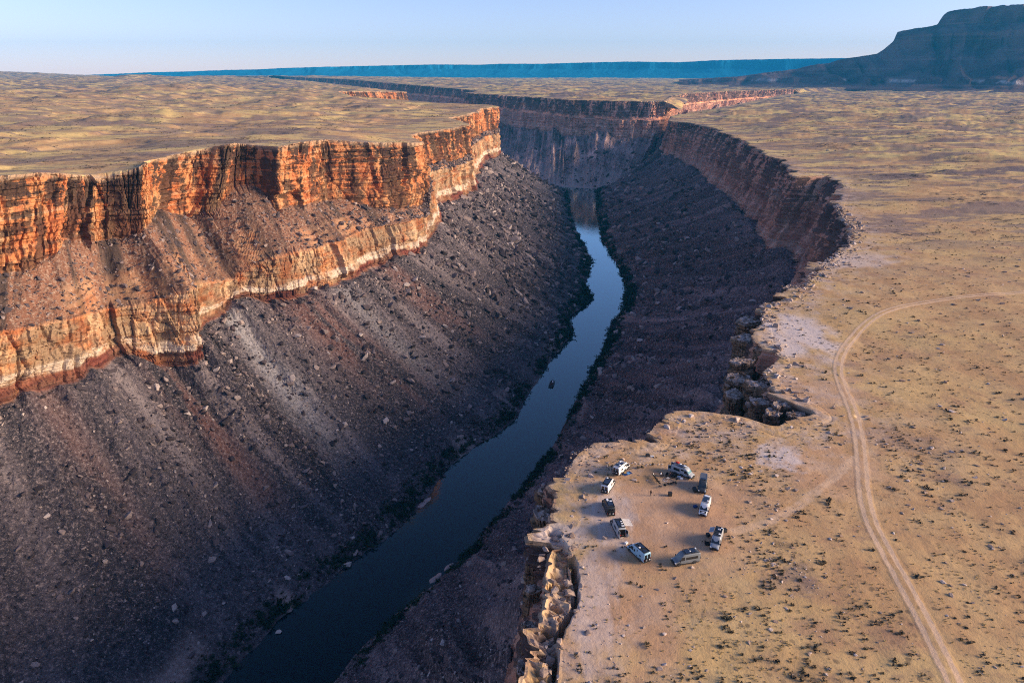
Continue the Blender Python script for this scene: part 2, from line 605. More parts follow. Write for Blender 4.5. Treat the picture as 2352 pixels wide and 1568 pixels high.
NS = [plan_station((*a, za), (*b, zb), sh, .35, .6, .42, .5) for a, za, b, zb, sh in [
    ((2450, 5050), 25, (2420, 4980), -50, (2250, 4810, -91)), ((1676, 4130), 24, (1640, 4080), -55, (1410, 3990, -96)),
    ((1183, 3660), 25, (1150, 3600), -55, (900, 3000, -104)), ((690, 2930), 28, (670, 2860), -60, (580, 2410, -109)),
    ((540, 2450), 29, (520, 2400), -62, (475, 2260, -118)), ((421, 2010), 29, (398, 1975), -68, (305, 1770, -161)),
    ((335, 2040), 29, (318, 2000), -70, (250, 1712, ZW)), ((281, 2084), 29, (262, 2050), -70, (205, 1715, ZW)),
    ((215, 2160), 29, (205, 2115), -71, (170, 1722, ZW)), ((172, 2150), 29, (172, 2085), -71, (140, 1732, ZW)),
    ((140, 2290), 29, (130, 2240), -70, (95, 1770, ZW)),
    ((36, 2500), 29, (10, 2420), -70, (-30, 1950, ZW)), ((-100, 2800), 29, (-120, 2730), -68, (-180, 2350, ZW)),
    ((-190, 3000), 29, (-215, 2960), -66, (-250, 2700, ZW)), ((-150, 3250), 29, (-190, 3260), -66, (-260, 2980, ZW)),
    ((-218, 3620), 29, (-250, 3570), -66, (-420, 3300, ZW)), ((-638, 4340), 45, (-670, 4280), -60, (-800, 4080, ZW)),
    ((-1294, 5850), 62, (-1330, 5780), -50, (-1400, 5560, ZW)), ((-2300, 7400), 80, (-2320, 7300), -40, (-2330, 7050, ZW))]]

LEFT, RIGHT, NORTH = (np.array(a, float) for a in (LS, RS, NS))     # (stations, 5 curves, 3)


def dense(poly, step):
    out = []
    for a, b in zip(poly[:-1], poly[1:]):
        n = max(1, int(np.hypot(*(b - a)[:2]) / step))
        out.append(a + (b - a) * (np.arange(n) / n)[:, None])
    out.append(poly[-1:])
    return np.concatenate(out)


POLY = np.concatenate([LEFT[:, 0], NORTH[::-1, 0], RIGHT[::-1, 0]])


def sdist(x, y):
    """signed distance to the canyon rim, negative over the canyon"""
    x = np.asarray(x, float)
    y = np.asarray(y, float)
    shp = x.shape
    x, y = x.ravel(), y.ravel()
    d2 = np.full(x.shape, 1e18)
    ins = np.zeros(x.shape, bool)
    n = len(POLY)
    for i in range(n):
        ax, ay = POLY[i, :2]
        bx, by = POLY[(i + 1) % n, :2]
        ex, ey = bx - ax, by - ay
        wx, wy = x - ax, y - ay
        if i < n - 1 and i != len(LEFT) - 1:
            t = np.clip((wx * ex + wy * ey) / (ex * ex + ey * ey), 0, 1)
            d2 = np.minimum(d2, (wx - ex * t) ** 2 + (wy - ey * t) ** 2)
        c = ((ay > y) != (by > y))
        if ey != 0:
            ins ^= c & (x < ex * (y - ay) / ey + ax)
    d = np.sqrt(d2)
    return np.where(ins, -d, d).reshape(shp)


# height of the tablelands: rim heights and a few far points, blended by distance, plus rolling swells
_cp = [dense(LEFT[:, 0], 90), dense(NORTH[:, 0], 200), dense(RIGHT[:, 0], 90),
       np.array([(60, 60, 0), (150, 120, 0), (300, 300, 0), (600, 500, 0), (1000, 300, 0), (1500, 1000, 2), (1200, 1700, 4), (3000, 2500, 10), (3000, 800, 0),
                 (900, 1200, 2), (4500, 3500, 14), (2500, 3600, 12), (5000, 1000, 0),
                 (-700, 500, 52), (-1000, 1000, 56), (-500, 1100, 47), (-1500, 1600, 72), (-1000, 2300, 62), (-2000, 900, 80), (-3000, 3000, 104), (-5000, 5000, 125),
                 (-6000, 8000, 128), (-2600, 5200, 88), (-9000, 9000, 130), (0, 4500, 34), (500, 7000, 40), (2500, 7000, 30), (0, 11000, 40), (-3500, 11000, 70), (5000, 11000, 30), (-4500, 2500, 120)], float)]
CPTS = np.concatenate(_cp)


def base_h(x, y):
    num = 0
    den = 0
    for cx, cy, cz in CPTS:
        w = 1.0 / (((x - cx) ** 2 + (y - cy) ** 2) + 400.0) ** 1.5
        num = num + w * cz
        den = den + w
    return num / den


CRACKS = [[at_z(*p)[:2] for p in L] for L in (
    [(1268, 1600), (1276, 1520), (1282, 1463), (1300, 1420), (1318, 1395), (1326, 1342), (1316, 1290), (1300, 1250), (1284, 1228)],
    [(1225, 1440), (1258, 1445), (1282, 1455)], [(1245, 1352), (1280, 1340), (1322, 1348)], [(1250, 1282), (1285, 1276), (1312, 1280)], [(1230, 1395), (1262, 1402), (1300, 1415)],
    [(1225, 1510), (1250, 1500), (1276, 1512)])]


def cracks(x, y):
    """open joints behind the outermost rim blocks: depth below the ground, and how far out on the broken blocks"""
    d = np.full(np.shape(x), 1e9)
    for k, L in enumerate(CRACKS):
        for p, q in zip(L[:-1], L[1:]):
            ex, ey = q[0] - p[0], q[1] - p[1]
            t = np.clip(((x - p[0]) * ex + (y - p[1]) * ey) / (ex * ex + ey * ey), 0, 1)
            d = np.minimum(d, np.hypot(x - p[0] - ex * t, y - p[1] - ey * t) * (1.0 if k == 0 else 1.5))
    d = d + 1.0 * fbm(x / 3.4, y / 3.4, 54, 4) + .9 * smooth(.05, -.35, fbm(x / 8, y / 8, 56, 2))
    side = np.interp(y, [p[1] for p in CRACKS[0]][:5] + [CRACKS[0][5][1], CRACKS[0][6][1], CRACKS[0][7][1], CRACKS[0][8][1]], [p[0] for p in CRACKS[0]])
    out = smooth(.3, -1.2, x - side) * smooth(80, 84, y) * smooth(137, 132, y)
    return smooth(.85, .25, d), out


def plateau_h(x, y, sd):
    h = base_h(x, y)
    left = smooth(30, -160, x + 0.05 * y - 60)
    far = smooth(700, 2200, np.hypot(x, y))
    w = smooth(2, 110, sd)
    # rolling hills on the west side
    hill = np.maximum(fbm(x / 230, y / 300, 3, 4), -.3) * 17 + (1 - np.abs(perlin(x / 70 + .3 * perlin(x / 90, y / 90, 8), y / 120, 21))) * 3.5 + ridged(x / 60, y / 80, 23, 4) * .7
    hill = .4 * hill + .65 * terrace(hill * .8 + fbm(x / 30, y / 36, 24, 4) * .9, 3.4)
    h = h + w * left * hill * (1 + .35 * far)
    # long low swells and small ledges on the east side
    ra = (x * .25 + y)
    sw = fbm(x / 420, ra / 95, 5, 4) * 8.5 + (ridged(x / 300, ra / 60, 6, 3) - .3) * 2.2
    led = np.maximum(0, fbm(x / 160, ra / 34, 12, 5)) * 3.6 + ridged(x / 120, ra / 40, 13, 4) * .9
    e = smooth(330, 640, y) * (1 - left)
    h = h + w * e * (.4 * (sw + led) + .75 * terrace(sw + led + fbm(x / 22, y / 16, 25, 3) * .5, 1.9)) * (1 + far)
    near = (1 - e) * (1 - left)
    h = h + near * smooth(0, 40, sd) * (fbm(x / 60, y / 60, 15, 3) * .9)
    nr = (np.abs(x) < 40) & (y < 150) & (y > 70)
    if np.any(nr):
        dp, out = cracks(x[nr], y[nr])
        blk, e = cells(x[nr] / 4.2 + .3 * perlin(x[nr] / 5, y[nr] / 5, 57), y[nr] / 3.4, 58)
        hh_ = np.zeros(np.shape(x))
        hh_[nr] = out * (blk * .8 - 1.1 + terrace(fbm(x[nr] / 2.4, y[nr] / 2.4, 55, 5) * 2.0, .5) - 1.2 * (1 - smooth(.0, .10, e))) - 6.5 * dp
        h = h + hh_
    h = h + (fbm(x / 9, y / 9, 19, 3) * .22) * smooth(2500, 400, np.hypot(x, y))
    return h


CAMP = at_z(1515, 1180)


def blob(x, y, c, rx, ry, rot=0.0, n=0.35, seed=1):
    dx, dy = x - c[0], y - c[1]
    ca, sa = math.cos(rot), math.sin(rot)
    u = (dx * ca + dy * sa) / rx
    v = (-dx * sa + dy * ca) / ry
    return smooth(1.15, .45, np.hypot(u, v) + n * fbm(x / (rx * .5), y / (ry * .5), seed, 4) * 1.6)


def ground_attrs(x, y, sd):
    r = np.hypot(x, y)
    left = smooth(30, -160, x + 0.05 * y - 60)
    a = {}
    a["olive"] = np.clip(.25 + .6 * left + .75 * smooth(420, 900, y) * (1 - left), 0, 1)
    a["rubble"] = np.clip(.25 * (1 - left) * smooth(200, 420, y) + .5 * (1 - left) * smooth(380, 480, y) * smooth(1000, 700, y)
                          + left * .7 + .55 * smooth(650, 1300, r) * (1 - left) + .4 * smooth(2000, 3200, r), 0, 1)
    a["bare"] = np.maximum.reduce([blob(x, y, (CAMP[0] + 2, CAMP[1]), 26, 21, .2, .4, 2), .75 * blob(x, y, at_z(1420, 1380), 16, 22, 0, .5, 4),
                                   .8 * blob(x, y, at_z(1880, 900), 22, 16, .6, .5, 5), .7 * blob(x, y, at_z(1900, 1080), 20, 14, .3, .5, 6)])
    a["pale"] = np.maximum.reduce([.9 * blob(x, y, at_z(1830, 765), 17, 30, -.25, .5, 7), .8 * blob(x, y, at_z(1790, 1050), 7, 7, 0, .6, 8),
                                   .55 * blob(x, y, at_z(1400, 1190), 6, 16, 0, .6, 9), .6 * blob(x, y, at_z(1290, 1228), 8, 6, 0, .4, 10),
                                   .5 * blob(x, y, at_z(1960, 598), 30, 18, .4, .5, 11), .4 * blob(x, y, at_z(1355, 1400), 6, 20, 0, .6, 12)])
    a["rubble"] = np.where((np.abs(x) < 40) & (y < 150), np.maximum(a["rubble"], .85 * cracks(x, y)[1]), a["rubble"])
    belt = np.maximum.reduce([blob(x, y, at_z(1680, 1040), 14, 26, .5, .5, 20), blob(x, y, at_z(1700, 1130), 12, 16, .3, .6, 21), .9 * blob(x, y, at_z(1780, 1285), 9, 13, .2, .6, 22), .6 * blob(x, y, at_z(2080, 1060), 16, 20, 0, .6, 23)])
    a["belt"] = belt * (1 - a["bare"])
    a["rubble"] = np.maximum(a["rubble"], .55 * a["belt"])
    a["rim"] = smooth(26, 3, sd) * smooth(1200, 700, r) + .35 * smooth(60, 10, sd) * smooth(1200, 500, r)
    a["rim"] = .75 * np.clip(a["rim"], 0, 1) * (1 - .6 * left)
    a["track"] = np.zeros(x.shape)
    # faint wheel marks from the track to the camp
    for pts, wd, am in (([(1690, 1222), (1760, 1205), (1830, 1165), (1900, 1110), (1965, 1050)], 1.7, .55),
                        ([(1930, 1075), (1870, 1120), (1800, 1150), (1720, 1140)], 2.2, .3)):
        P = [at_z(*p) for p in pts]
        for p, q in zip(P[:-1], P[1:]):
            ex, ey = q[0] - p[0], q[1] - p[1]
            t = np.clip(((x - p[0]) * ex + (y - p[1]) * ey) / (ex * ex + ey * ey), 0, 1)
            d = np.hypot(x - p[0] - ex * t, y - p[1] - ey * t)
            a["track"] = np.maximum(a["track"], am * smooth(wd * 1.5, wd * .4, d))
    return a


# ------------------------------------------------------------------ canyon walls
def cliff_disp(s, z, seed, amp, ledge, big=1.0):
    wob = .12 * perlin(s / 40, z / 30, seed + 3)
    c1, e1 = cells(s / 13 + wob, z / 40 + wob, seed)
    c0, e0 = cells(s / 31 + wob * .5, z / 95, seed + 20)
    c2, e2 = cells(s / 4.2 + wob, z / 9, seed + 40)
    c3, e3 = cells(s / 1.9, z / 2.4, seed + 80)
    d = big * 6.5 * fbm(s / 48, z / 260, seed + 7, 3) + c0 * 3.4 + c1 * 1.5 + c2 * .75 + c3 * .35
    d = d - 1.6 * (1 - smooth(0, .09, e1)) - .8 * (1 - smooth(0, .1, e2))
    zz = z + 1.6 * perlin(s / 55, z / 80, seed + 4) + .02 * s
    k1 = np.floor(zz / 3.1)
    k2 = np.floor(zz / 1.25)
    d = d + ledge * ((rnd2(k1, k1 * 0, seed + 50) - .5) * 2.4 + (rnd2(k2, k2 * 0, seed + 51) - .5) * 1.1) * np.clip(.55 + .5 * perlin(s / 18, zz / 7, seed + 9) + .45 * perlin(s / 70, s * 0, seed + 10), .1, 1.3)
    cr = np.abs(perlin(s / 14, z / 150, seed + 60))
    d = d - 3.0 * (1 - smooth(0, .07, cr)) * smooth(-.25, .25, perlin(s / 40, z / 50, seed + 61))
    return d * amp


TALUS = {}


def sweep(name, ST, mat, seed, rows, spacing, amp, ledge, lit, sig=3.0):
    n1, n2, n3, n4 = rows
    # columns: along the wall, finer where it is nearer to the camera
    par = []
    for i in range(len(ST) - 1):
        L = max(np.hypot(*(ST[i + 1, c] - ST[i, c])[:2]) for c in (0, 3))
        mid = (ST[i, 3] + ST[i + 1, 3]) / 2
        dist = max(math.hypot(mid[0], mid[1]), 90)
        dx = max(spacing, dist / 720)
        n = max(1, int(L / dx))
        par.append(i + np.arange(n) / n)
    par = np.concatenate(par + [[len(ST) - 1 - 1e-6]])
    nc = len(par)
    i0 = np.floor(par).astype(int)
    f = (par - i0)[:, None, None]
    C = ST[i0] * (1 - f) + ST[i0 + 1] * f                           # (nc, 5, 3)
    # smooth the corners by a fixed length on the ground
    seg = np.hypot(*np.diff(C[:, 3, :2], axis=0).T)
    seg = np.concatenate([[0], np.maximum(seg, np.hypot(*np.diff(C[:, 0, :2], axis=0).T) * .5)])
    s = np.cumsum(np.maximum(seg, 1e-3))

    def gsm(A, sigma):
        out = np.empty_like(A)
        for k in range(0, nc, 400):
            lo = np.searchsorted(s, s[k] - 3 * sigma)
            hi = np.searchsorted(s, s[min(k + 399, nc - 1)] + 3 * sigma)
            w = np.exp(-.5 * ((s[k:k + 400, None] - s[None, lo:hi]) / sigma) ** 2)
            w = w * np.gradient(s)[None, lo:hi]
            w /= w.sum(1, keepdims=True)
            out[k:k + 400] = np.tensordot(w, A[lo:hi], (1, 0))
        return out
    Csm = gsm(C, sig)
    tan = gsm(np.gradient(gsm(C[:, 3, :2], 18), axis=0), 6)
    nrm = np.stack([tan[:, 1], -tan[:, 0]], 1)
    nrm /= np.linalg.norm(nrm, axis=1, keepdims=True) + 1e-9
    toward = C[:, 4, :2] - C[:, 0, :2]
    nrm *= np.sign((nrm * toward).sum(1, keepdims=True))
    rtan = gsm(np.gradient(gsm(C[:, 0, :2], 5), axis=0), 4)
    rn = np.stack([rtan[:, 1], -rtan[:, 0]], 1)
    rn /= np.linalg.norm(rn, axis=1, keepdims=True) + 1e-9
    rn *= np.sign((rn * nrm).sum(1, keepdims=True))
    C = Csm
    # uneven foot of the cliffs: debris cones lap up the rock
    cone = np.maximum(0, fbm(s / (34 if seed < 500 else 130), s * 0, seed + 70, 3)) * (16 if seed < 500 else 75)
    C[:, 3, 2] += cone
    C[:, 1, 2] += np.maximum(0, fbm(s / 26, s * 0 + 3, seed + 71, 3)) * 9
    dist = np.hypot(C[:, 0, 0], C[:, 0, 1])
    lipw = np.maximum(7, np.minimum(90, dist * .022 - 1))
    T, X, Y, Z, W, ZONE = [], [], [], [], [], []
    A = {k: [] for k in ("cliff", "lip", "band", "foot", "varnish", "bench", "hfrac", "lower")}

    def row(xy, z, w, t, **at):
        X.append(xy[:, 0])
        Y.append(xy[:, 1])
        Z.append(z)
        W.append(np.broadcast_to(w, z.shape))
        T.append(np.full(nc, t))
        for k in A:
            A[k].append(np.broadcast_to(np.asarray(at.get(k, 0.0), float), z.shape))
    nl = 9
    rim, ub, lt, lb, sh = (C[:, i] for i in range(5))
    n_low = 1 - smooth(.15, .6, fbm(s / 90, s * 0 + 9, seed + 5, 3))
    for j in range(nl):
        q = 1 - j / nl
        row(rim[:, :2] - rn * (lipw * q ** 1.5)[:, None], rim[:, 2] * 1.0, (1 - q) ** 2, -q, lip=1.0, cliff=0)
    for j in range(n1 + 1):
        t = j / n1
        p = rim + (ub - rim) * t
        row(p[:, :2], p[:, 2], 1.0, t, cliff=1.0, varnish=(.95 if lit else .95) * (1 - .25 * t), hfrac=1 - t, lip=max(0, 1 - t * 12))
    for j in range(1, n2 + 1):
        t = j / n2
        p = ub + (lt - ub) * t
        if seed == 300:
            row(p[:, :2], p[:, 2], 1.0, 1 + t, cliff=1.0, varnish=.6, hfrac=.5)
            continue
        sag = -1.5 * math.sin(t * math.pi)
        led_ = smooth(.42, .6, t) * (1 - smooth(.9, 1, t)) * smooth(-.15, .25, fbm(s / 40, s * 0 + 7, seed + 8, 3))
        zt_ = p[:, 2] + sag
        zt_ = zt_ + led_ * (terrace(zt_ + 1.2 * perlin(s / 50, s * 0, seed + 9), 3.4) - zt_)
        row(p[:, :2], zt_, max(1 - smooth(0, .2, t), smooth(.8, 1, t)), 1 + t, bench=1.0, cliff=np.maximum(smooth(.93, 1, t), .55 * led_), lower=.5, hfrac=0.5)
    for j in range(1, n3 + 1):
        t = j / n3
        p = lt + (lb - lt) * t
        row(p[:, :2], p[:, 2], 1.0, 2 + t, cliff=1.0, lower=.85, varnish=.42 if lit else .40, hfrac=1 - t,
            band=(smooth(.60, .68, t) * (1 - smooth(.80, .86, t)) * (.35 + .65 * n_low)) if lit else .25 * smooth(.5, .6, t) * (1 - smooth(.8, .9, t)),
            foot=smooth(.80, .87, t) * (.25 + .75 * smooth(-.25, .2, fbm(s / 60, s * 0 + 4, seed + 6, 2))) if lit else 0)
    for j in range(1, n4 + 1):
        t = j / n4
        p = lb + (sh - lb) * t
        sag = -(3.5 + 5 * t) * math.sin(t * math.pi) * 1.1
        row(p[:, :2], p[:, 2] + sag, 1 - smooth(0, .08, t), 3 + t, cliff=1 - smooth(0, .02, t), foot=(1 - smooth(0, .02, t)) if lit else 0)
    uw = sh[:, :2] - lb[:, :2]
    uw /= np.linalg.norm(uw, axis=1, keepdims=True) + 1e-9
    for j in range(1, 4):
        row(sh[:, :2] + uw * 4.0 * j, sh[:, 2] - 1.6 * j, 0, 4 + j)
    X, Y, Z, W, T = (np.array(a) for a in (X, Y, Z, W, T))
    A = {k: np.array(v).ravel() for k, v in A.items()}
    S = np.broadcast_to(s, X.shape)
    ampf = 1.0 if seed != 300 else (.62 + .38 * smooth(240, 420, dist))[None, :]
    D = cliff_disp(S, Z, seed, amp, ledge) * W * ampf
    X = X + D * nrm[None, :, 0]
    Y = Y + D * nrm[None, :, 1]
    # lip follows the tableland, with broken slabs
    m = T < 0
    q = np.clip(-T, 0, 1)
    sd = np.full(X.shape, 3.0)
    ph = plateau_h(X[m], Y[m], np.full(m.sum(), 3.0) + 10 * q[m])
    slab = fbm(X[m] / 3.4, Y[m] / 3.0, seed + 90, 4) * 1.1
    Zl = ph * 1.0
    mixr = smooth(0, .5, q[m])
    Zl = Z[m] * (1 - mixr) + ph * mixr
    Zl = Zl + (slab * .24 + .12) * smooth(1, .6, q[m]) * (1 - .6 * smooth(.25, 0, q[m])) - 1.2 * smooth(.86, 1, q[m])
    Z[m] = Zl
    # benches and talus: gullies, fans and lumps
    tb = np.clip(T - 1, 0, 1)
    tt = np.clip(T - 3, 0, 1)
    wb = 0 if seed == 300 else np.where((T > 1) & (T < 2), np.sin(np.clip(tb, 0, 1) * math.pi), 0)
    wt = np.where(T > 3, smooth(0, .06, tt) * (1 - smooth(.93, 1.0, tt)), 0)
    gul = (ridged(S / 46 + .35 * perlin(S / 90, tt * 2, seed + 2), tt * .9, seed + 11, 5) - .35) * 9.0 + (ridged(S / 15 + .3 * perlin(S / 30, tt * 4, seed + 21), tt * 2.5, seed + 22, 3) - .3) * 1.6
    fine = fbm(X / 7, Y / 7, seed + 12, 4) * 1.5 + np.maximum(0, fbm(X / 3, Y / 3, seed + 14, 2)) * 1.1
    Z = Z + wt * (gul * (.35 + .65 * (1 - tt)) * (1.0 if lit else 2.3) + fine) + wb * ((ridged(S / 24, tb, seed + 13, 4) - .3) * 3.0 + fine * .8)
    shore = np.where(T >= 3.8, smooth(.8, .95, tt), 0)
    Z = Z + shore * fbm(S / 14, tt * 3, seed + 16, 3) * 1.3
    A["sz"] = np.stack([S, np.where(T > 3, (T - 3) * 150, Z), Z], -1).reshape(-1, 3)
    A["sand"] = (shore * smooth(.12, .45, fbm(S / 30, tt * 3, seed + 17, 3)) * np.where(T < 4.9, 1, 0)).ravel()
    if seed == 500:
        cc = np.broadcast_to(par, X.shape)
        bar = smooth(.60, .72, tt + .08 * perlin(S / 40, tt * 5, 9)) * smooth(4.7, 5.6, cc) * smooth(11.0, 9.5, cc) * np.where(T > 3, 1, 0)
        A["sand"] = np.maximum(A["sand"], bar.ravel())
    A["red"] = np.zeros(X.size)
    A["ash"] = np.zeros(X.size)
    if lit:
        def at_par(pv):
            return np.interp(pv, par, s)
        red = 0
        for pv, wd, am in ((4.55, 9, 1), (10.6, 18, 1), (14.6, 16, .8), (2.0, 10, .5), (-.4, 14, .8)):
            red = red + .7 * am * np.exp(-((S + tt * 10 * np.sin(pv) - at_par(pv)) / wd) ** 2)
        A["red"] = (np.clip(red, 0, 1) * smooth(1.0, .25, tt) * np.where(T > 3, 1, 0)).ravel()
        ash = np.exp(-((S - at_par(7.75) + 14 * tt + 5 * perlin(S / 7, tt * 6, 5)) / (7 + 16 * tt)) ** 2) + .5 * np.exp(-((S - at_par(12.6) + 10 * tt) / 9) ** 2)
        A["ash"] = (np.clip(ash, 0, 1) * smooth(.85, .35, tt) * np.where(T > 3, 1, 0) * .9).ravel()
    co = np.stack([X, Y, Z], -1).reshape(-1, 3)
    ga = ground_attrs(X[:nl + 1].ravel(), Y[:nl + 1].ravel(), np.maximum(sdist(X[:nl + 1], Y[:nl + 1]), 0).ravel())
    for k_, v_ in ga.items():
        A["rim_" + k_ if k_ in A and k_ != "pale" else k_] = np.concatenate([v_, np.zeros(X.size - v_.size)])
    gf = grid_faces(*X.shape)
    q0, q1, q2 = co[gf[:, 0]], co[gf[:, 1]], co[gf[:, 2]]
    if np.cross(q1 - q0, q2 - q0)[:, 2].mean() < 0:
        gf = gf[:, ::-1]
    A["varnish"] = A["varnish"] * (1 - np.clip(A["lip"], 0, 1) * .0)
    me = np_mesh(name, co, gf, None, A, mats=[mat, M_GROUND], midx=(np.arange(len(gf)) < (nl - 1) * (X.shape[1] - 1)).astype(int))
    r3 = nl + n1 + 1 + n2 + n3
    TALUS[name + str(seed)] = (co.reshape(X.shape + (3,)), r3, r3 + n4, nl + n1 + 1, nl + n1 + n2, T)
    return struct(name, me, None), C


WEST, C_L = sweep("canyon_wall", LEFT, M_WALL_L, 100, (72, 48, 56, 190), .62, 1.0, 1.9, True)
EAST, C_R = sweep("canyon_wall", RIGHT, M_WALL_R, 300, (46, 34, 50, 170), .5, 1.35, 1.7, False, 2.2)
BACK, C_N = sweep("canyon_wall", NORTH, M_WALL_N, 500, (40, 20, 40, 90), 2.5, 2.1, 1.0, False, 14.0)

# ------------------------------------------------------------------ tablelands
def polar_ground():
    rs = [46.0]
    while rs[-1] < 12500:
        r = rs[-1]
        rs.append(r + min(max(.55, r * r / 100000), max(.9, r * .0078)))
    rs = np.array(rs)
    az = np.radians(np.linspace(-54, 54, 1250))
    if True:
        rr, aa = np.meshgrid(rs, az, indexing='ij')
    x = rr * np.sin(aa)
    y = rr * np.cos(aa)
    sd = sdist(x, y)
    z = plateau_h(x, y, sd)
    z = z - .7 * smooth(5, 1.5, sd)
    cell = np.gradient(rs)[:, None] * np.ones_like(x)
    keep_v = sd > np.clip(rr * .011, 2.2, 5.5)
    f = grid_faces(*x.shape)
    kf = keep_v.ravel()[f].all(1)
    f = f[kf]
    used = np.unique(f)
    remap = np.full(x.size, -1, np.int64)
    remap[used] = np.arange(len(used))
    co = np.stack([x, y, z], -1).reshape(-1, 3)[used]
    at = ground_attrs(x.ravel()[used], y.ravel()[used], sd.ravel()[used])
    return np_mesh("plateau", co, remap[f], M_GROUND, at, flat=False)


PLATEAU = struct("plateau", polar_ground())


def ground_z(x, y):
    x = np.atleast_1d(np.asarray(x, float))
    y = np.atleast_1d(np.asarray(y, float))
    return plateau_h(x, y, sdist(x, y))


# ------------------------------------------------------------------ dirt track
def catmull(P, n):
    P = np.asarray(P, float)
    Q = np.vstack([2 * P[0] - P[1], P, 2 * P[-1] - P[-2]])
    out = []
    for i in range(1, len(Q) - 2):
        t = np.linspace(0, 1, n, endpoint=False)[:, None]
        a, b, c, d = Q[i - 1], Q[i], Q[i + 1], Q[i + 2]
        out.append(.5 * ((2 * b) + (-a + c) * t + (2 * a - 5 * b + 4 * c - d) * t ** 2 + (-a + 3 * b - 3 * c + d) * t ** 3))
    out.append(P[-1:])
    return np.vstack(out)


TRACK = np.array([at_z(u, v)[:2] for u, v in [
    (2700, 640), (2520, 655), (2352, 672), (2240, 681), (2150, 692), (2080, 704), (2030, 720), (1988, 746), (1955, 780), (1932, 815), (1925, 852),
    (1936, 892), (1953, 930), (1967, 975), (1975, 1020), (1980, 1080), (1986, 1140), (2003, 1205), (2038, 1275), (2080, 1350),
    (2122, 1430), (2160, 1505), (2190, 1568), (2240, 1680)]])
cl = catmull(TRACK, 24)
tn = np.gradient(cl, axis=0)
tn /= np.linalg.norm(tn, axis=1, keepdims=True)
tnn = np.stack([-tn[:, 1], tn[:, 0]], 1)
offs = .73 * np.array([-3.9, -3.1, -2.3, -1.95, -1.5, -1.05, -.7, -.35, .35, .7, 1.05, 1.5, 1.95, 2.3, 3.1, 3.9])
trk = np.array([0, .10, .40, .95, 1.0, .9, .40, .22, .22, .40, .9, 1.0, .95, .40, .10, 0])
wob = np.stack([fbm(np.arange(len(cl)) / 14, np.arange(len(cl)) * 0 + i, 44, 3) for i in range(len(offs))], 1) * .35
xy = cl[:, None] + tnn[:, None] * (offs[None, :, None] + wob[:, :, None])
gx, gy = xy[..., 0], xy[..., 1]
gsd = sdist(gx, gy)
gz = plateau_h(gx, gy, gsd) + .10 - .16 * smooth(1.3, 2.8, np.abs(offs))[None] - .03 * np.exp(-((np.abs(offs) - 1.1) / .5) ** 2)[None]
at = ground_attrs(gx.ravel(), gy.ravel(), gsd.ravel())
at["track"] = np.maximum(at["track"], np.broadcast_to(trk, gx.shape).ravel())
struct("dirt_track", np_mesh("dirt_track", np.stack([gx, gy, gz], -1).reshape(-1, 3), grid_faces(*gx.shape), M_GROUND, at, flat=False),
       "pale two-rut dirt track winding across the plateau")

# ------------------------------------------------------------------ river
kw = NT("river_water")
pw = kw.pos()
wnz = kw.noise(kw.scale(pw, (.25, .25, 1)), 1, 4, .6)
wn2 = kw.noise(kw.scale(pw, (.03, .03, 1)), 1, 3, .6)
wc = kw.mix(kw.attr("shallow"), (.004, .006, .010), (.030, .040, .032))
kw.bump(kw.math('ADD', wnz, kw.math('MULTIPLY', wn2, 2.0)), .05, 1.0)
kw.bsdf.inputs["IOR"].default_value = 1.33
M_WATER = kw.done(wc, .05, 0.0)
lw = kw.node("ShaderNodeLayerWeight")
lw.inputs[0].default_value = .5
fr = kw.math('ADD', kw.math('MULTIPLY', kw.math('POWER', lw.outputs["Facing"], 3.7), 1.65), .003, True)
gl = kw.node("ShaderNodeBsdfGlossy")
gl.inputs["Roughness"].default_value = .05
gl.inputs["Color"].default_value = (.80, .99, 1, 1)
kw.t.links.new(kw.bsdf.inputs["Normal"].links[0].from_socket, gl.inputs["Normal"])
mx = kw.node("ShaderNodeMixShader")
kw.t.links.new(fr, mx.inputs[0])
kw.t.links.new(kw.bsdf.outputs[0], mx.inputs[1])
kw.t.links.new(gl.outputs[0], mx.inputs[2])
kw.t.links.new(mx.outputs[0], kw.out.inputs[0])
sl = np.vstack([LEFT[:29, 4, :2], LEFT[29:32, 4, :2]])
sr_in = RIGHT[:len(RIGHT) - 5, 4, :2]
sr = np.vstack([sr_in, NORTH[6:15, 4, :2]])


def resample(P, n):
    d = np.concatenate([[0], np.cumsum(np.hypot(*np.diff(P, axis=0).T))])
    t = np.linspace(0, d[-1], n)
    return np.stack([np.interp(t, d, P[:, 0]), np.interp(t, d, P[:, 1])], 1)


n_r = 900
a_, b_ = resample(sl, n_r), resample(sr, n_r)
w_ = np.linspace(-.12, 1.12, 26)
riv = a_[:, None] * (1 - w_)[None, :, None] + b_[:, None] * w_[None, :, None]
shal = np.exp(-np.minimum(w_, 1 - w_).clip(0) * 13)
rx, ry = riv[..., 0], riv[..., 1]
shl = np.broadcast_to(shal, rx.shape) * smooth(-.1, .5, fbm(rx / 25, ry / 40, 77, 3)) * .9
struct("river", np_mesh("river", np.stack([rx, ry, np.full(rx.shape, ZW - .25)], -1).reshape(-1, 3), grid_faces(*rx.shape), M_WATER, {"shallow": shl.ravel()}, flat=False),
       "calm dark river on the canyon floor")

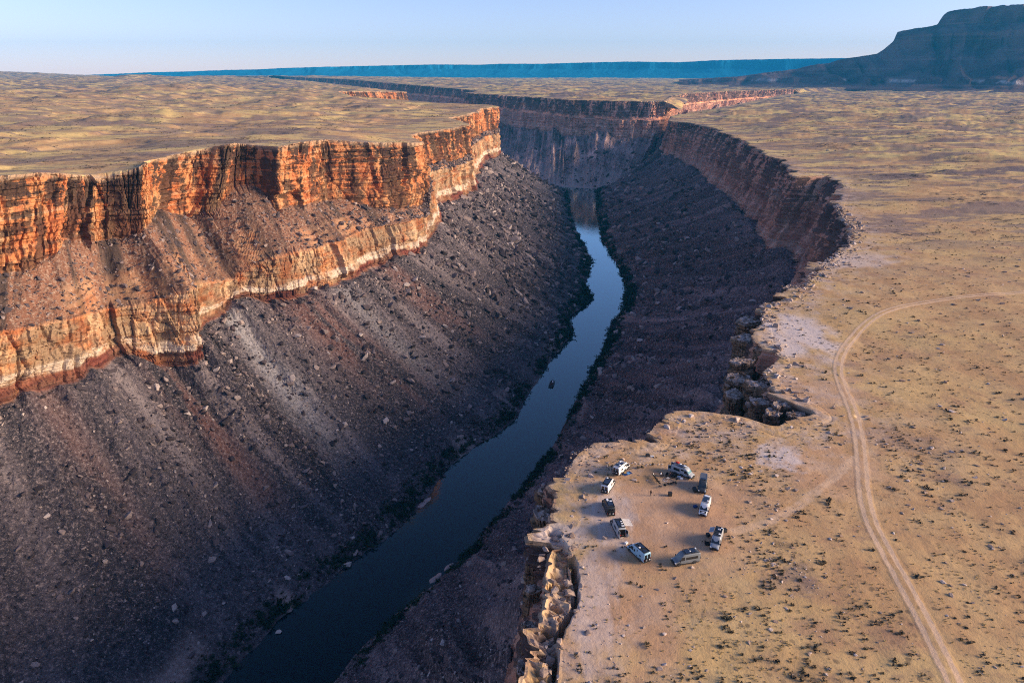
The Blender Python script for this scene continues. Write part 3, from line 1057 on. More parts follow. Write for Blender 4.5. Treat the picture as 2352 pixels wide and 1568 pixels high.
# ------------------------------------------------------------------ mesas on the skyline
def mesa_mat(name, c1, c2, c3):
    k = NT(name)
    p = k.pos()
    band = k.noise(k.scale(p, (.0004, .0004, .02)), 1, 5, .7)
    n = k.noise(k.scale(p, (.004, .004, .008)), 1, 6, .65)
    c = k.mix(k.step(n, .35, .62), c1, c2)
    c = k.mix(k.math('MULTIPLY', k.step(band, .52, .62), .6), c, c3)
    pb = k.attr("paleband")
    c = k.mix(k.math('MULTIPLY', pb, k.step(k.noise(k.scale(p, (.006, .006, .01)), 1, 3), .52, .58)), c, (.55, .46, .42))
    k.bump(n, .7, 25)
    return k.done(c, .95, .05)


def mesa(name, sil, rf_of_u, depth, prof, nr, nc, mat, seed, gul, floor=None):
    su = np.array([p[0] for p in sil], float)
    sv = np.array([p[1] for p in sil], float)
    u = np.linspace(su[0], su[-1], nc)
    v = np.interp(u, su, sv)
    x = (u - 1176) / F
    yi = (784 - v) / F
    dy, dz = CP + SP * yi, -SP + CP * yi
    el = dz / np.hypot(x, dy)
    az = np.arctan2(x, dy)
    rf = rf_of_u(u)
    rc = rf + depth
    crest = CAM_H + rc * el
    t = np.linspace(0, 1.25, nr)
    tt, aa = np.meshgrid(t, az, indexing='ij')
    base_r = rf[None, :] + tt * depth
    arc = az[None, :] * 5000 + 0 * tt
    spur = ridged(arc / 420 + .3 * perlin(arc / 300, tt * 2, seed), tt * .5, seed + 1, 4)
    teff = tt - (gul * (.45 - spur)) * np.sin(np.clip(tt, 0, 1) * math.pi) * .55 + .03 * fbm(arc / 90, tt * 9, seed + 3, 3)
    px_, pz_ = zip(*prof)
    H = np.interp(teff, px_, pz_)
    x = base_r * np.sin(aa)
    y = base_r * np.cos(aa)
    cr = crest[None, :] + 6 * fbm(arc / 60, tt * 6, seed + 4, 3)
    z = np.minimum(H, cr) + 5 * fbm(x / 60, y / 60, seed + 5, 3) * np.clip(tt * 4, 0, 1)
    z = np.where(tt == 0, (floor if floor is not None else -20), z)
    pb = np.exp(-((H - 62) / 9) ** 2) * (0 if floor == 0 else 1)
    me = np_mesh(name, np.stack([x, y, z], -1).reshape(-1, 3), grid_faces(nr, nc), mat, {"paleband": pb.ravel()})
    return struct(name, me)


M_MESA = mesa_mat("mesa_rock", (.075, .045, .055), (.17, .105, .105), (.26, .16, .14))
M_FAR = mesa_mat("far_mesa_haze_blue", (.008, .115, .235), (.012, .135, .265), (.014, .145, .275))  # blue of the distant haze painted into the rock colour
mesa("mesa", [(1560, 184), (1693, 177), (1763, 168), (1833, 160), (1861, 153), (1903, 148), (1923, 141), (1973, 133), (2012, 128.5), (2029, 118), (2051, 101), (2060, 80),
              (2085, 73), (2113, 69), (2152, 60), (2166, 38), (2177, 31), (2233, 25), (2250, 21), (2289, 17), (2352, 13), (2600, 4), (3000, 10), (3300, 60)],
     lambda u: 4300 + np.clip(2352 - u, 0, 900) * 1.6, 1350,
     [(-.5, 5), (0, 12), (.16, 30), (.26, 52), (.275, 74), (.42, 105), (.66, 235), (.70, 262), (.72, 345), (.80, 375), (.87, 400), (.885, 500), (.93, 540), (1.0, 640), (1.4, 700)],
     130, 620, M_MESA, 700, .55)
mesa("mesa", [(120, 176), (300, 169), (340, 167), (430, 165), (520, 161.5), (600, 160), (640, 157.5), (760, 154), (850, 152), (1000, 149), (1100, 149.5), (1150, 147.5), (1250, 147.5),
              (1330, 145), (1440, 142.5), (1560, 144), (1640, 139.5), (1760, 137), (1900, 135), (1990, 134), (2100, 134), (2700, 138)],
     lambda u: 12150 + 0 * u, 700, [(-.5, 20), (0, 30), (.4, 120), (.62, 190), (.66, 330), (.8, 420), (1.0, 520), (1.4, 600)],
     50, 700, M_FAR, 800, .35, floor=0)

# ------------------------------------------------------------------ haze: still air round the whole scene
def box_mesh(name, lo, hi, mat):
    me = bpy.data.meshes.new(name)
    bm = bmesh.new()
    bmesh.ops.create_cube(bm, size=1)
    for v in bm.verts:
        for i in range(3):
            v.co[i] = lo[i] if v.co[i] < 0 else hi[i]
    bm.to_mesh(me)
    bm.free()
    me.materials.append(mat)
    return me


HAZE_DENSITY = 4.0e-5
hz = bpy.data.materials.new("haze_air")
hz.use_nodes = True
hz.node_tree.nodes.remove(hz.node_tree.nodes["Principled BSDF"])
pv = hz.node_tree.nodes.new("ShaderNodeVolumePrincipled")
pv.inputs["Color"].default_value = (.03, .50, .95, 1)
pv.inputs["Density"].default_value = HAZE_DENSITY
pv.inputs["Anisotropy"].default_value = 0.0
hz.node_tree.links.new(pv.outputs[0], hz.node_tree.nodes["Material Output"].inputs["Volume"])
struct("haze", box_mesh("haze", (-15500, -600, -180), (15500, 15200, 720), hz), None, 'stuff')

# ------------------------------------------------------------------ loose rock
def hull_rock(n, seed, flat=.7):
    r = np.random.default_rng(seed)
    bm = bmesh.new()
    for _ in range(n):
        p = r.normal(size=3)
        p /= np.linalg.norm(p)
        p = np.sign(p) * np.abs(p) ** .6 * r.uniform(.8, 1.0)
        bm.verts.new((p[0] * .62, p[1] * .5, p[2] * .5 * flat))
    res = bmesh.ops.convex_hull(bm, input=bm.verts)
    bmesh.ops.delete(bm, geom=[g for g in res["geom_interior"] if isinstance(g, bmesh.types.BMVert)], context='VERTS')
    bmesh.ops.triangulate(bm, faces=bm.faces)
    me = bpy.data.meshes.new("rock_shape")
    bm.to_mesh(me)
    bm.free()
    return me


def mesh_arrays(me):
    co = np.empty(len(me.vertices) * 3)
    me.vertices.foreach_get("co", co)
    f = np.array([p.vertices[:] for p in me.polygons])
    return co.reshape(-1, 3), f


ROCKS = [hull_rock(13, 900 + i, .75) for i in range(9)]
ROCK_ARR = [mesh_arrays(m) for m in ROCKS]


def scatter_mesh(arrs, pos, size, rng, tilt=.5, rnd=None, sink=.12):
    V, FC, RN = [], [], []
    base = 0
    n = len(pos)
    kind = rng.integers(0, len(arrs), n)
    rot = rng.uniform(0, 2 * math.pi, n)
    tx, ty = rng.normal(size=n) * tilt, rng.normal(size=n) * tilt
    asp = rng.uniform(.75, 1.3, (n, 3))
    rv = rng.random(n) if rnd is None else rnd
    for k, (co, f) in enumerate(arrs):
        ids = np.where(kind == k)[0]
        if not len(ids):
            continue
        p = co[None] * (size[ids, None] * asp[ids])[:, None, :]
        z2 = p[..., 2] + tx[ids, None] * p[..., 0] * .6 + ty[ids, None] * p[..., 1] * .6
        c, s = np.cos(rot[ids])[:, None], np.sin(rot[ids])[:, None]
        q = np.stack([p[..., 0] * c - p[..., 1] * s, p[..., 0] * s + p[..., 1] * c, z2], -1)
        q += pos[ids][:, None, :]
        q[..., 2] += (size[ids] * (.25 - sink))[:, None]
        V.append(q.reshape(-1, 3))
        FC.append((f[None] + (np.arange(len(ids)) * len(co))[:, None, None]).reshape(-1, f.shape[1]) + base)
        RN.append(np.repeat(rv[ids], len(co)))
        base += len(ids) * len(co)
    return np.concatenate(V), np.concatenate(FC), np.concatenate(RN)


def pick(surf, r0, r1, n, rng, dens=None, c0=0.0, c1=1.0):
    nr, nc = surf.shape[:2]
    r = rng.uniform(r0, r1 - 1.01, n)
    c = rng.uniform(c0 * (nc - 1.01), c1 * (nc - 1.01), n)
    if dens is not None:
        k = rng.random(n) < dens(r, c, nc)
        r, c = r[k], c[k]
    i, j = r.astype(int), c.astype(int)
    fr, fc = (r - i)[:, None], (c - j)[:, None]
    return (surf[i, j] * (1 - fr) + surf[i + 1, j] * fr) * (1 - fc) + (surf[i, j + 1] * (1 - fr) + surf[i + 1, j + 1] * fr) * fc, (r - r0) / (r1 - r0)


def talus_rocks(key, n_small, n_big, rng, bench, s0, label, group, c_big=(0, .75)):
    surf, r3, r4, b0, b1, T = TALUS[key]
    dens = lambda r, c, nc: np.clip(.5 + 1.3 * fbm(c / 45, r / 60, 61, 4), .08, 1)
    P, t = pick(surf, r3 + 3, r4 - 2, n_small, rng, dens)
    d = np.hypot(P[:, 0], P[:, 1])
    sz = np.clip(s0 * (1 - rng.random(len(P))) ** -.55, .3, 4.6) * np.clip(d / 480, .6, 2.2)
    V, FC, RN = scatter_mesh(ROCK_ARR, P, sz, rng)
    if bench:
        P2, _ = pick(surf, b0, b1, bench, rng)
        sz2 = np.clip(.7 * (1 - rng.random(len(P2))) ** -.45, .4, 3.4) * np.clip(np.hypot(P2[:, 0], P2[:, 1]) / 480, .8, 1.8)
        V2, F2, R2 = scatter_mesh(ROCK_ARR, P2, sz2, rng)
        FC = np.concatenate([FC, F2 + len(V)])
        V = np.concatenate([V, V2])
        RN = np.concatenate([RN, np.clip(R2 * .75 + .1, 0, 1)])
    struct("talus_rubble", np_mesh("talus_rubble", V, FC, M_RUBBLE, {"rnd": RN}), None, 'stuff')
    P, t = pick(surf, r3 + 8, r4 - 4, n_big, rng, None, *c_big)
    for p in P:
        me = ROCKS[rng.integers(0, len(ROCKS))]
        d = math.hypot(p[0], p[1])
        s = rng.uniform(2.0, 4.4) * min(1.8, max(.75, d / 430))
        o = link("boulder", me, None, (p[0], p[1], p[2] + s * .14))
        o.scale = (s * rng.uniform(.8, 1.25), s * rng.uniform(.8, 1.2), s * rng.uniform(.7, 1.1))
        o.rotation_euler = (rng.normal() * .35, rng.normal() * .35, rng.uniform(0, 6.28))
        tag(o, label, "boulder", group)


for m_ in ROCKS:
    m_.materials.append(M_BOULDER)
talus_rocks("canyon_wall100", 60000, 150, np.random.default_rng(1), 8000, .72,
            "angular boulder lying on the long dark rubble slope below the sunlit orange cliffs", "boulders on the rubble slope below the sunlit cliffs", (.03, .55))
talus_rocks("canyon_wall300", 34000, 90, np.random.default_rng(2), 0, .72,
            "angular boulder lying on the shaded rubble slope on the camp side of the river", "boulders on the camp side rubble slope", (.1, .62))
talus_rocks("canyon_wall500", 6000, 0, np.random.default_rng(3), 0, 1.2, "", "", (0, 1))

# bare blocks and slabs along the near rim
def rim_rocks(C, n, rng, keep):
    rim = C[:, 0]
    j = rng.integers(2, len(rim) - 2, n * 3)
    P = rim[j].copy()
    tx = rim[j + 1, 0] - rim[j - 1, 0]
    ty = rim[j + 1, 1] - rim[j - 1, 1]
    L = np.hypot(tx, ty) + 1e-6
    off = np.abs(rng.normal(size=len(j))) * 5 + .9
    P[:, 0] += ty / L * off
    P[:, 1] -= tx / L * off
    k = (sdist(P[:, 0], P[:, 1]) > .8) & keep(P)
    P = P[k][:n]
    P[:, 2] = ground_z(P[:, 0], P[:, 1])
    return P


P = rim_rocks(C_R, 1500, np.random.default_rng(4), lambda P: np.hypot(P[:, 0], P[:, 1]) < 620)
sz = np.clip(.32 * (1 - np.random.default_rng(5).random(len(P))) ** -.5, .25, 1.9) * np.clip(np.hypot(P[:, 0], P[:, 1]) / 200, .8, 2.2)
V, FC, RN = scatter_mesh(ROCK_ARR, P, sz, np.random.default_rng(6), .3)
struct("rim_rubble", np_mesh("rim_rubble", V, FC, M_RIMROCK, {"rnd": RN}), None, 'stuff')


rgk = np.random.default_rng(66)
kp = []
for L in CRACKS[:4]:
    for p, q in zip(L[:-1], L[1:]):
        n_ = int(math.hypot(q[0] - p[0], q[1] - p[1]) * 2.6)
        t_ = rgk.random(n_)
        kp += [(p[0] + (q[0] - p[0]) * a_ + rgk.normal() * 1.1 - .8, p[1] + (q[1] - p[1]) * a_ + rgk.normal() * 1.1) for a_ in t_]
kp = np.array(kp)
kz = ground_z(kp[:, 0], kp[:, 1])
V, FC, RN = scatter_mesh(ROCK_ARR, np.column_stack([kp, kz]), np.clip(.45 * (1 - rgk.random(len(kp))) ** -.5, .4, 2.0), rgk, .3)
struct("crack_rubble", np_mesh("crack_rubble", V, FC, M_RIMROCK, {"rnd": RN * .6}), None, 'stuff')


# layered rock towers standing just off the rim
def rock_stack(x, y, zt, zb, rx, ry, rot, seed):
    r = np.random.default_rng(seed)
    n = 84
    th = np.linspace(0, 2 * math.pi, n, endpoint=False)

    def outline():
        m = int(r.integers(5, 9))
        a_ = np.sort((np.arange(m) + r.uniform(-.34, .34, m)) / m * 2 * math.pi)
        q = r.uniform(.56, 1.2, m)
        pts = np.stack([np.cos(a_) * q, np.sin(a_) * q], -1)
        pts = np.vstack([pts, pts[:1]])
        seg_ = np.hypot(*np.diff(pts, axis=0).T)
        cu = np.concatenate([[0], np.cumsum(seg_)]) / seg_.sum()
        t_ = (th / (2 * math.pi) - a_[0] / (2 * math.pi)) % 1.0
        t_ = np.sort(t_)
        return np.stack([np.interp(t_, cu, pts[:, 0]), np.interp(t_, cu, pts[:, 1])], -1)
    rows = []
    z = zt
    levels = []
    while z > zb:
        h = r.uniform(.35, 1.7)
        levels.append((z, z - h))
        z -= h
    o0 = outline()
    tw = zt + .45 * fbm(o0[:, 0] * 2, o0[:, 1] * 2, seed, 3)
    rows.append(np.stack([o0[:, 0] * 0, o0[:, 0] * 0, o0[:, 0] * 0 + zt + .1], -1))
    for q in (.15, .3, .45, .6, .75, .88, .95):
        rows.append(np.stack([o0[:, 0] * rx * q, o0[:, 1] * ry * q, zt + .1 + 1.1 * terrace(fbm(o0[:, 0] * q * 2.2, o0[:, 1] * q * 2.2, seed, 4), .35)], -1))
    cur, left_ = o0, int(r.integers(2, 5))
    for k, (a, b) in enumerate(levels):
        if left_ == 0:
            cur = cur * .45 + outline() * .55
            left_ = int(r.integers(2, 7))
        left_ -= 1
        o = r.uniform(.80, 1.12) * (1 + .05 * (zt - a) ** .5)
        d = (o + .09 * perlin(cur[:, 0] * 4, cur[:, 1] * 4 + k * .25, seed + 2) + .07 * perlin(cur[:, 0] * 10, cur[:, 1] * 10 + k * .6, seed + 6) - .14 * (np.abs(perlin(cur[:, 0] * 3.3, cur[:, 1] * 3.3, seed + 8)) < .07))[:, None]
        for zz_, q in ((a - .02, .97), (a - .08, 1.0), ((a + b) / 2, 1.0), (b + .08, .99), (b + .02, .95)):
            e_ = cur * d * q
            rows.append(np.stack([e_[:, 0] * rx, e_[:, 1] * ry, zz_ + .15 * perlin(cur[:, 0] * 3, cur[:, 1] * 3 + k, seed + 3)], -1))
    G = np.array(rows)
    # fallen and perched blocks on the tower
    bp, bs = [], []
    for _ in range(int(3 + rx * ry * .28)):
        t_ = r.uniform(0, 2 * math.pi)
        q_ = r.uniform(.35, 1.12)
        dz_ = r.uniform(-.1, .25) if q_ < .92 else -r.uniform(.5, 9)
        bp.append((math.cos(t_) * rx * q_ * (1 if q_ < .92 else 1.02), math.sin(t_) * ry * q_, zt + dz_))
        bs.append(r.uniform(.6, 1.5) * (1 if q_ < .92 else 1.5))
    BV, BF, BR = scatter_mesh(ROCK_ARR, np.array(bp), np.array(bs), r, .25)
    c, s = math.cos(rot), math.sin(rot)
    X = G[..., 0] * c - G[..., 1] * s + x
    Y = G[..., 0] * s + G[..., 1] * c + y
    i = np.arange(G.shape[0] * n).reshape(G.shape[0], n)
    j = np.roll(i, -1, 1)
    f = np.stack([i[:-1], i[1:], j[1:], j[:-1]], -1).reshape(-1, 4)
    zf = np.clip((zt - G[..., 2]) / .9, 0, 1)
    V0 = np.stack([X, Y, G[..., 2]], -1).reshape(-1, 3)
    BV = np.stack([BV[:, 0] * c - BV[:, 1] * s + x, BV[:, 0] * s + BV[:, 1] * c + y, BV[:, 2]], -1)
    tri = np.concatenate([f[:, [0, 1, 2]], f[:, [0, 2, 3]], BF + len(V0)])
    deep = np.concatenate([zf.ravel(), np.clip(BR * 1.2, 0, 1)])
    return np_mesh("rock_stack", np.concatenate([V0, BV]), tri, M_STACK, {"deep": deep})


ks = NT("rim_tower_stone")
ps = ks.pos()
sn = ks.noise(ks.scale(ps, (.35, .35, 1.1)), 1, 7, .72)
sc_ = ks.noise(ps, .35, 5, .65)
c0 = ks.ramp(sc_, [(.3, (.10, .055, .032)), (.48, (.22, .13, .075)), (.7, (.36, .24, .15))])
c0 = ks.mix(ks.math('MULTIPLY', ks.step(sn, .52, .40), .92), c0, (.035, .022, .018))
top = ks.math('SUBTRACT', 1.0, ks.attr("deep"))
c0 = ks.mix(ks.math('MULTIPLY', top, ks.step(ks.noise(ps, .5, 5, .7), .35, .6)), c0, (.47, .37, .32))
ks.bump(sn, .8, .5)
M_STACK = ks.done(c0, .93, .1)
STACKS = [(1224, 1275, -5, 2.2, 2.6), (1226, 1350, -6, 2.0, 2.6), (1218, 1440, -7, 2.0, 2.6), (1210, 1530, -8, 2.0, 2.6), (1545, 975, -.8, 2.6, 2.2), (1512, 1000, -1.5, 2.6, 1.6),
          (1775, 710, -.9, 8.5, 5.5), (1722, 735, -4, 6.5, 5.0), (1715, 775, -3, 5.6, 5.2), (1705, 828, -3.2, 5.8, 4.6), (1698, 868, -5.5, 5.2, 4.4), (1742, 880, -1.6, 4.6, 4.0), (1752, 800, -1.0, 5.0, 4.0),
          (1688, 905, -6.5, 5.0, 4.0), (1748, 922, -3.2, 4.6, 3.6), (1800, 925, -1.2, 3.5, 2.6), (1775, 945, -2.4, 4.0, 3.0), (1830, 950, -1.6, 3.2, 2.2), (1815, 660, -1.6, 6, 4), (1256, 1128, -4, 3.2, 3.6), (1254, 1176, -6, 3.2, 3.8), (1480, 1040, -.6, 2.2, 1.2)]
for i, (u, v, zt, rx_, ry_) in enumerate(STACKS):
    x, y, _ = at_z(u, v, zt)
    me = rock_stack(x, y, zt, -46, rx_, ry_, .5 + .6 * math.sin(i * 2.1), 1200 + i)
    struct("rock_outcrop", me)

# ------------------------------------------------------------------ small builders for made things
def bm_new():
    return bmesh.new()


def bm_box(bm, lo, hi, bevel=0.0, mat=0):
    vs = [bm.verts.new((x, y, z)) for x in (lo[0], hi[0]) for y in (lo[1], hi[1]) for z in (lo[2], hi[2])]
    fs = []
    for idx in ((0, 1, 3, 2), (4, 6, 7, 5), (0, 4, 5, 1), (2, 3, 7, 6), (0, 2, 6, 4), (1, 5, 7, 3)):
        f = bm.faces.new([vs[i] for i in idx])
        f.material_index = mat
        fs.append(f)
    if bevel:
        bmesh.ops.bevel(bm, geom=list({e for f in fs for e in f.edges}), offset=bevel, segments=2, affect='EDGES', profile=.6)
    return vs


def bm_tube(bm, pts, r, seg=8, cap=True):
    rings = []
    pts = [Vector(p) for p in pts]
    for i, p in enumerate(pts):
        d = (pts[min(i + 1, len(pts) - 1)] - pts[max(i - 1, 0)]).normalized()
        a = d.orthogonal().normalized() if abs(d.z) > .95 else d.cross(Vector((0, 0, 1))).normalized()
        b = d.cross(a).normalized()
        rr = r[i] if isinstance(r, (list, tuple)) else r
        rings.append([bm.verts.new(p + a * math.cos(t) * rr + b * math.sin(t) * rr) for t in [2 * math.pi * k / seg for k in range(seg)]])
    for A, B in zip(rings[:-1], rings[1:]):
        for k in range(seg):
            bm.faces.new((A[k], A[(k + 1) % seg], B[(k + 1) % seg], B[k]))
    if cap:
        bm.faces.new(rings[0][::-1])
        bm.faces.new(rings[-1])


def bm_disc(bm, c, axis, prof, seg=20):
    """lathe: prof = [(along axis, radius)] around an axis ('y')"""
    rings = []
    for (a, r) in prof:
        rings.append([bm.verts.new((c[0] + r * math.cos(t), c[1] + a, c[2] + r * math.sin(t))) if axis == 'y'
                      else bm.verts.new((c[0] + a, c[1] + r * math.cos(t), c[2] + r * math.sin(t)))
                      for t in [2 * math.pi * k / seg for k in range(seg)]])
    for A, B in zip(rings[:-1], rings[1:]):
        for k in range(seg):
            bm.faces.new((A[k], A[(k + 1) % seg], B[(k + 1) % seg], B[k]))
    bm.faces.new(rings[0][::-1])
    bm.faces.new(rings[-1])


def bm_slab(bm, quad, th):
    """a polygon given thickness along its normal (inwards)"""
    q = [Vector(p) for p in quad]
    n = (q[1] - q[0]).cross(q[2] - q[0]).normalized()
    A = [bm.verts.new(p) for p in q]
    B = [bm.verts.new(p - n * th) for p in q]
    bm.faces.new(A)
    bm.faces.new(B[::-1])
    for i in range(len(q)):
        j = (i + 1) % len(q)
        bm.faces.new((A[i], B[i], B[j], A[j]))


def fin(name, bm, mat, parent=None, smooth_=False, loc=None, rotz=None):
    me = bpy.data.meshes.new(name)
    bmesh.ops.recalc_face_normals(bm, faces=bm.faces)
    bm.to_mesh(me)
    bm.free()
    if smooth_:
        me.polygons.foreach_set("use_smooth", [True] * len(me.polygons))
    for m in (mat if isinstance(mat, (list, tuple)) else [mat]):
        me.materials.append(m)
    return link(name, me, parent, loc, rotz)


def paint(name, col, rough=.35):
    k = NT(name)
    tc = k.node("ShaderNodeTexCoord").outputs["Object"]
    n = k.noise(tc, 1.6, 4, .6)
    dust = k.step(k.node("ShaderNodeSeparateXYZ").outputs[2], .9, .3)
    sep = k.n[-1] if False else [x for x in k.n if x.type == 'SEPXYZ'][0]
    k.t.links.new(tc, sep.inputs[0])
    c = k.mix(n, tuple(x * .92 for x in col), tuple(min(1, x * 1.05) for x in col))
    c = k.mix(k.math('MULTIPLY', dust, .45), c, (.36, .25, .17))
    k.bsdf.inputs["Coat Weight"].default_value = .25
    return k.done(c, rough, .4)


P_WHITE = paint("white_paint", (.64, .64, .64))
P_SILVER = paint("silver_paint", (.33, .345, .36), .3)
P_GREY = paint("grey_paint", (.16, .175, .185), .35)
P_BLUE = paint("pale_blue_paint", (.24, .42, .54), .4)
P_BLACK = paint("black_paint", (.022, .023, .026), .4)
P_DARK = paint("charcoal_paint", (.04, .045, .052), .4)
GLASS = simple("dark_glass", (.012, .015, .018), .06, .9, var=.3)
GLASS_T = simple("green_glass", (.10, .22, .22), .08, .9, var=.3)
PLASTIC = simple("black_plastic", (.02, .02, .022), .6, .3)
RUBBER = simple("tyre_rubber", (.018, .018, .018), .85, .2)
ALLOY = simple("alloy", (.25, .25, .26), .4, .5, .6)
RACK = simple("roof_rack_metal", (.028, .030, .034), .45, .4)
SOLAR = simple("solar_panel_glass", (.018, .028, .055), .15, .7)
WHITE_P = simple("white_plastic", (.78, .79, .80), .5, .3)
LAMP = simple("lamp_glass", (.72, .74, .76), .15, .7)
REDL = simple("red_lamp", (.45, .03, .02), .25, .6)
CLOTH_B = simple("black_cloth", (.018, .018, .02), .95, .1)
CLOTH_R = simple("red_cloth", (.55, .05, .04), .9, .1)
CLOTH_N = simple("navy_cloth", (.03, .06, .17), .95, .1)
CLOTH_W = simple("white_cloth", (.74, .72, .70), .95, .1)
CLOTH_G = simple("grey_cloth", (.16, .155, .16), .95, .1)
AWN = simple("awning_fabric", (.80, .76, .72), .9, .15)
OPEN_SHADE = simple("van_opening_shade", (.025, .02, .018), .9, .1)  # near-black standing in for the shade inside open vans
WOOD = simple("wood", (.28, .16, .08), .8, .2)
SKIN = simple("skin", (.50, .30, .21), .6, .3)
SKIN2 = simple("brown_skin", (.30, .17, .11), .6, .3)
HAIR = simple("dark_hair", (.02, .014, .01), .8, .2)
HAIR2 = simple("brown_hair", (.09, .05, .03), .8, .2)
DENIM = simple("dark_denim", (.025, .032, .05), .9, .1)
ASH = simple("pale_ash", (.66, .60, .55), .95, .05)


# ---- camper vans: +x is forward
def van_body(H, W, L, hood=True):
    hw = W / 2
    h = L / 2
    st = [(-h, H - .16, .96), (-h + .10, H - .03, .985), (-h + .35, H, 1), (-.6, H, 1), (.55, H, 1), (.95, H - .06, .995), (1.25, H - .22, .985), (1.52, H - .46, .975),
          (2.06, 1.42, .97), (2.18, 1.32, .97), (2.60, 1.18, .955), (2.82, 1.02, .93), (h - .03, .84, .90), (h, .70, .88)]
    st = [(x if x < .5 else x - 2.98 + h, z, w) for x, z, w in st]
    bm = bm_new()
    rings = []
    for x, zt, w in st:
        zb = .46
        y = hw * w
        belt = min(1.32, zt - .10)
        up = max(belt + .02, zt - .26)
        k = (up - belt) / 1.2
        pts = [(-y * .96, zb), (-y, zb + .22), (-y, belt), (-y * (1 - .075 * k), up), (-y * (.955 - .09 * k), zt - .10), (-y * (.88 - .10 * k), zt - .02), (-y * .4, zt + .012), (0, zt + .02)]
        pts = pts + [(-a, b) for a, b in pts[-2::-1]]
        rings.append([bm.verts.new((x, a, b)) for a, b in pts])
    n = len(rings[0])
    for A, B in zip(rings[:-1], rings[1:]):
        for k in range(n):
            bm.faces.new((A[k], A[(k + 1) % n], B[(k + 1) % n], B[k]))
    bm.faces.new(rings[0])
    bm.faces.new(rings[-1][::-1])
    return bm


def side_y(z, hw, H):
    """half width of the flank at height z"""
    if z <= 1.32:
        return hw
    k = (H - .26 - 1.32) / 1.2
    return hw * (1 - .075 * k * min(1, (z - 1.32) / (H - .26 - 1.32)))


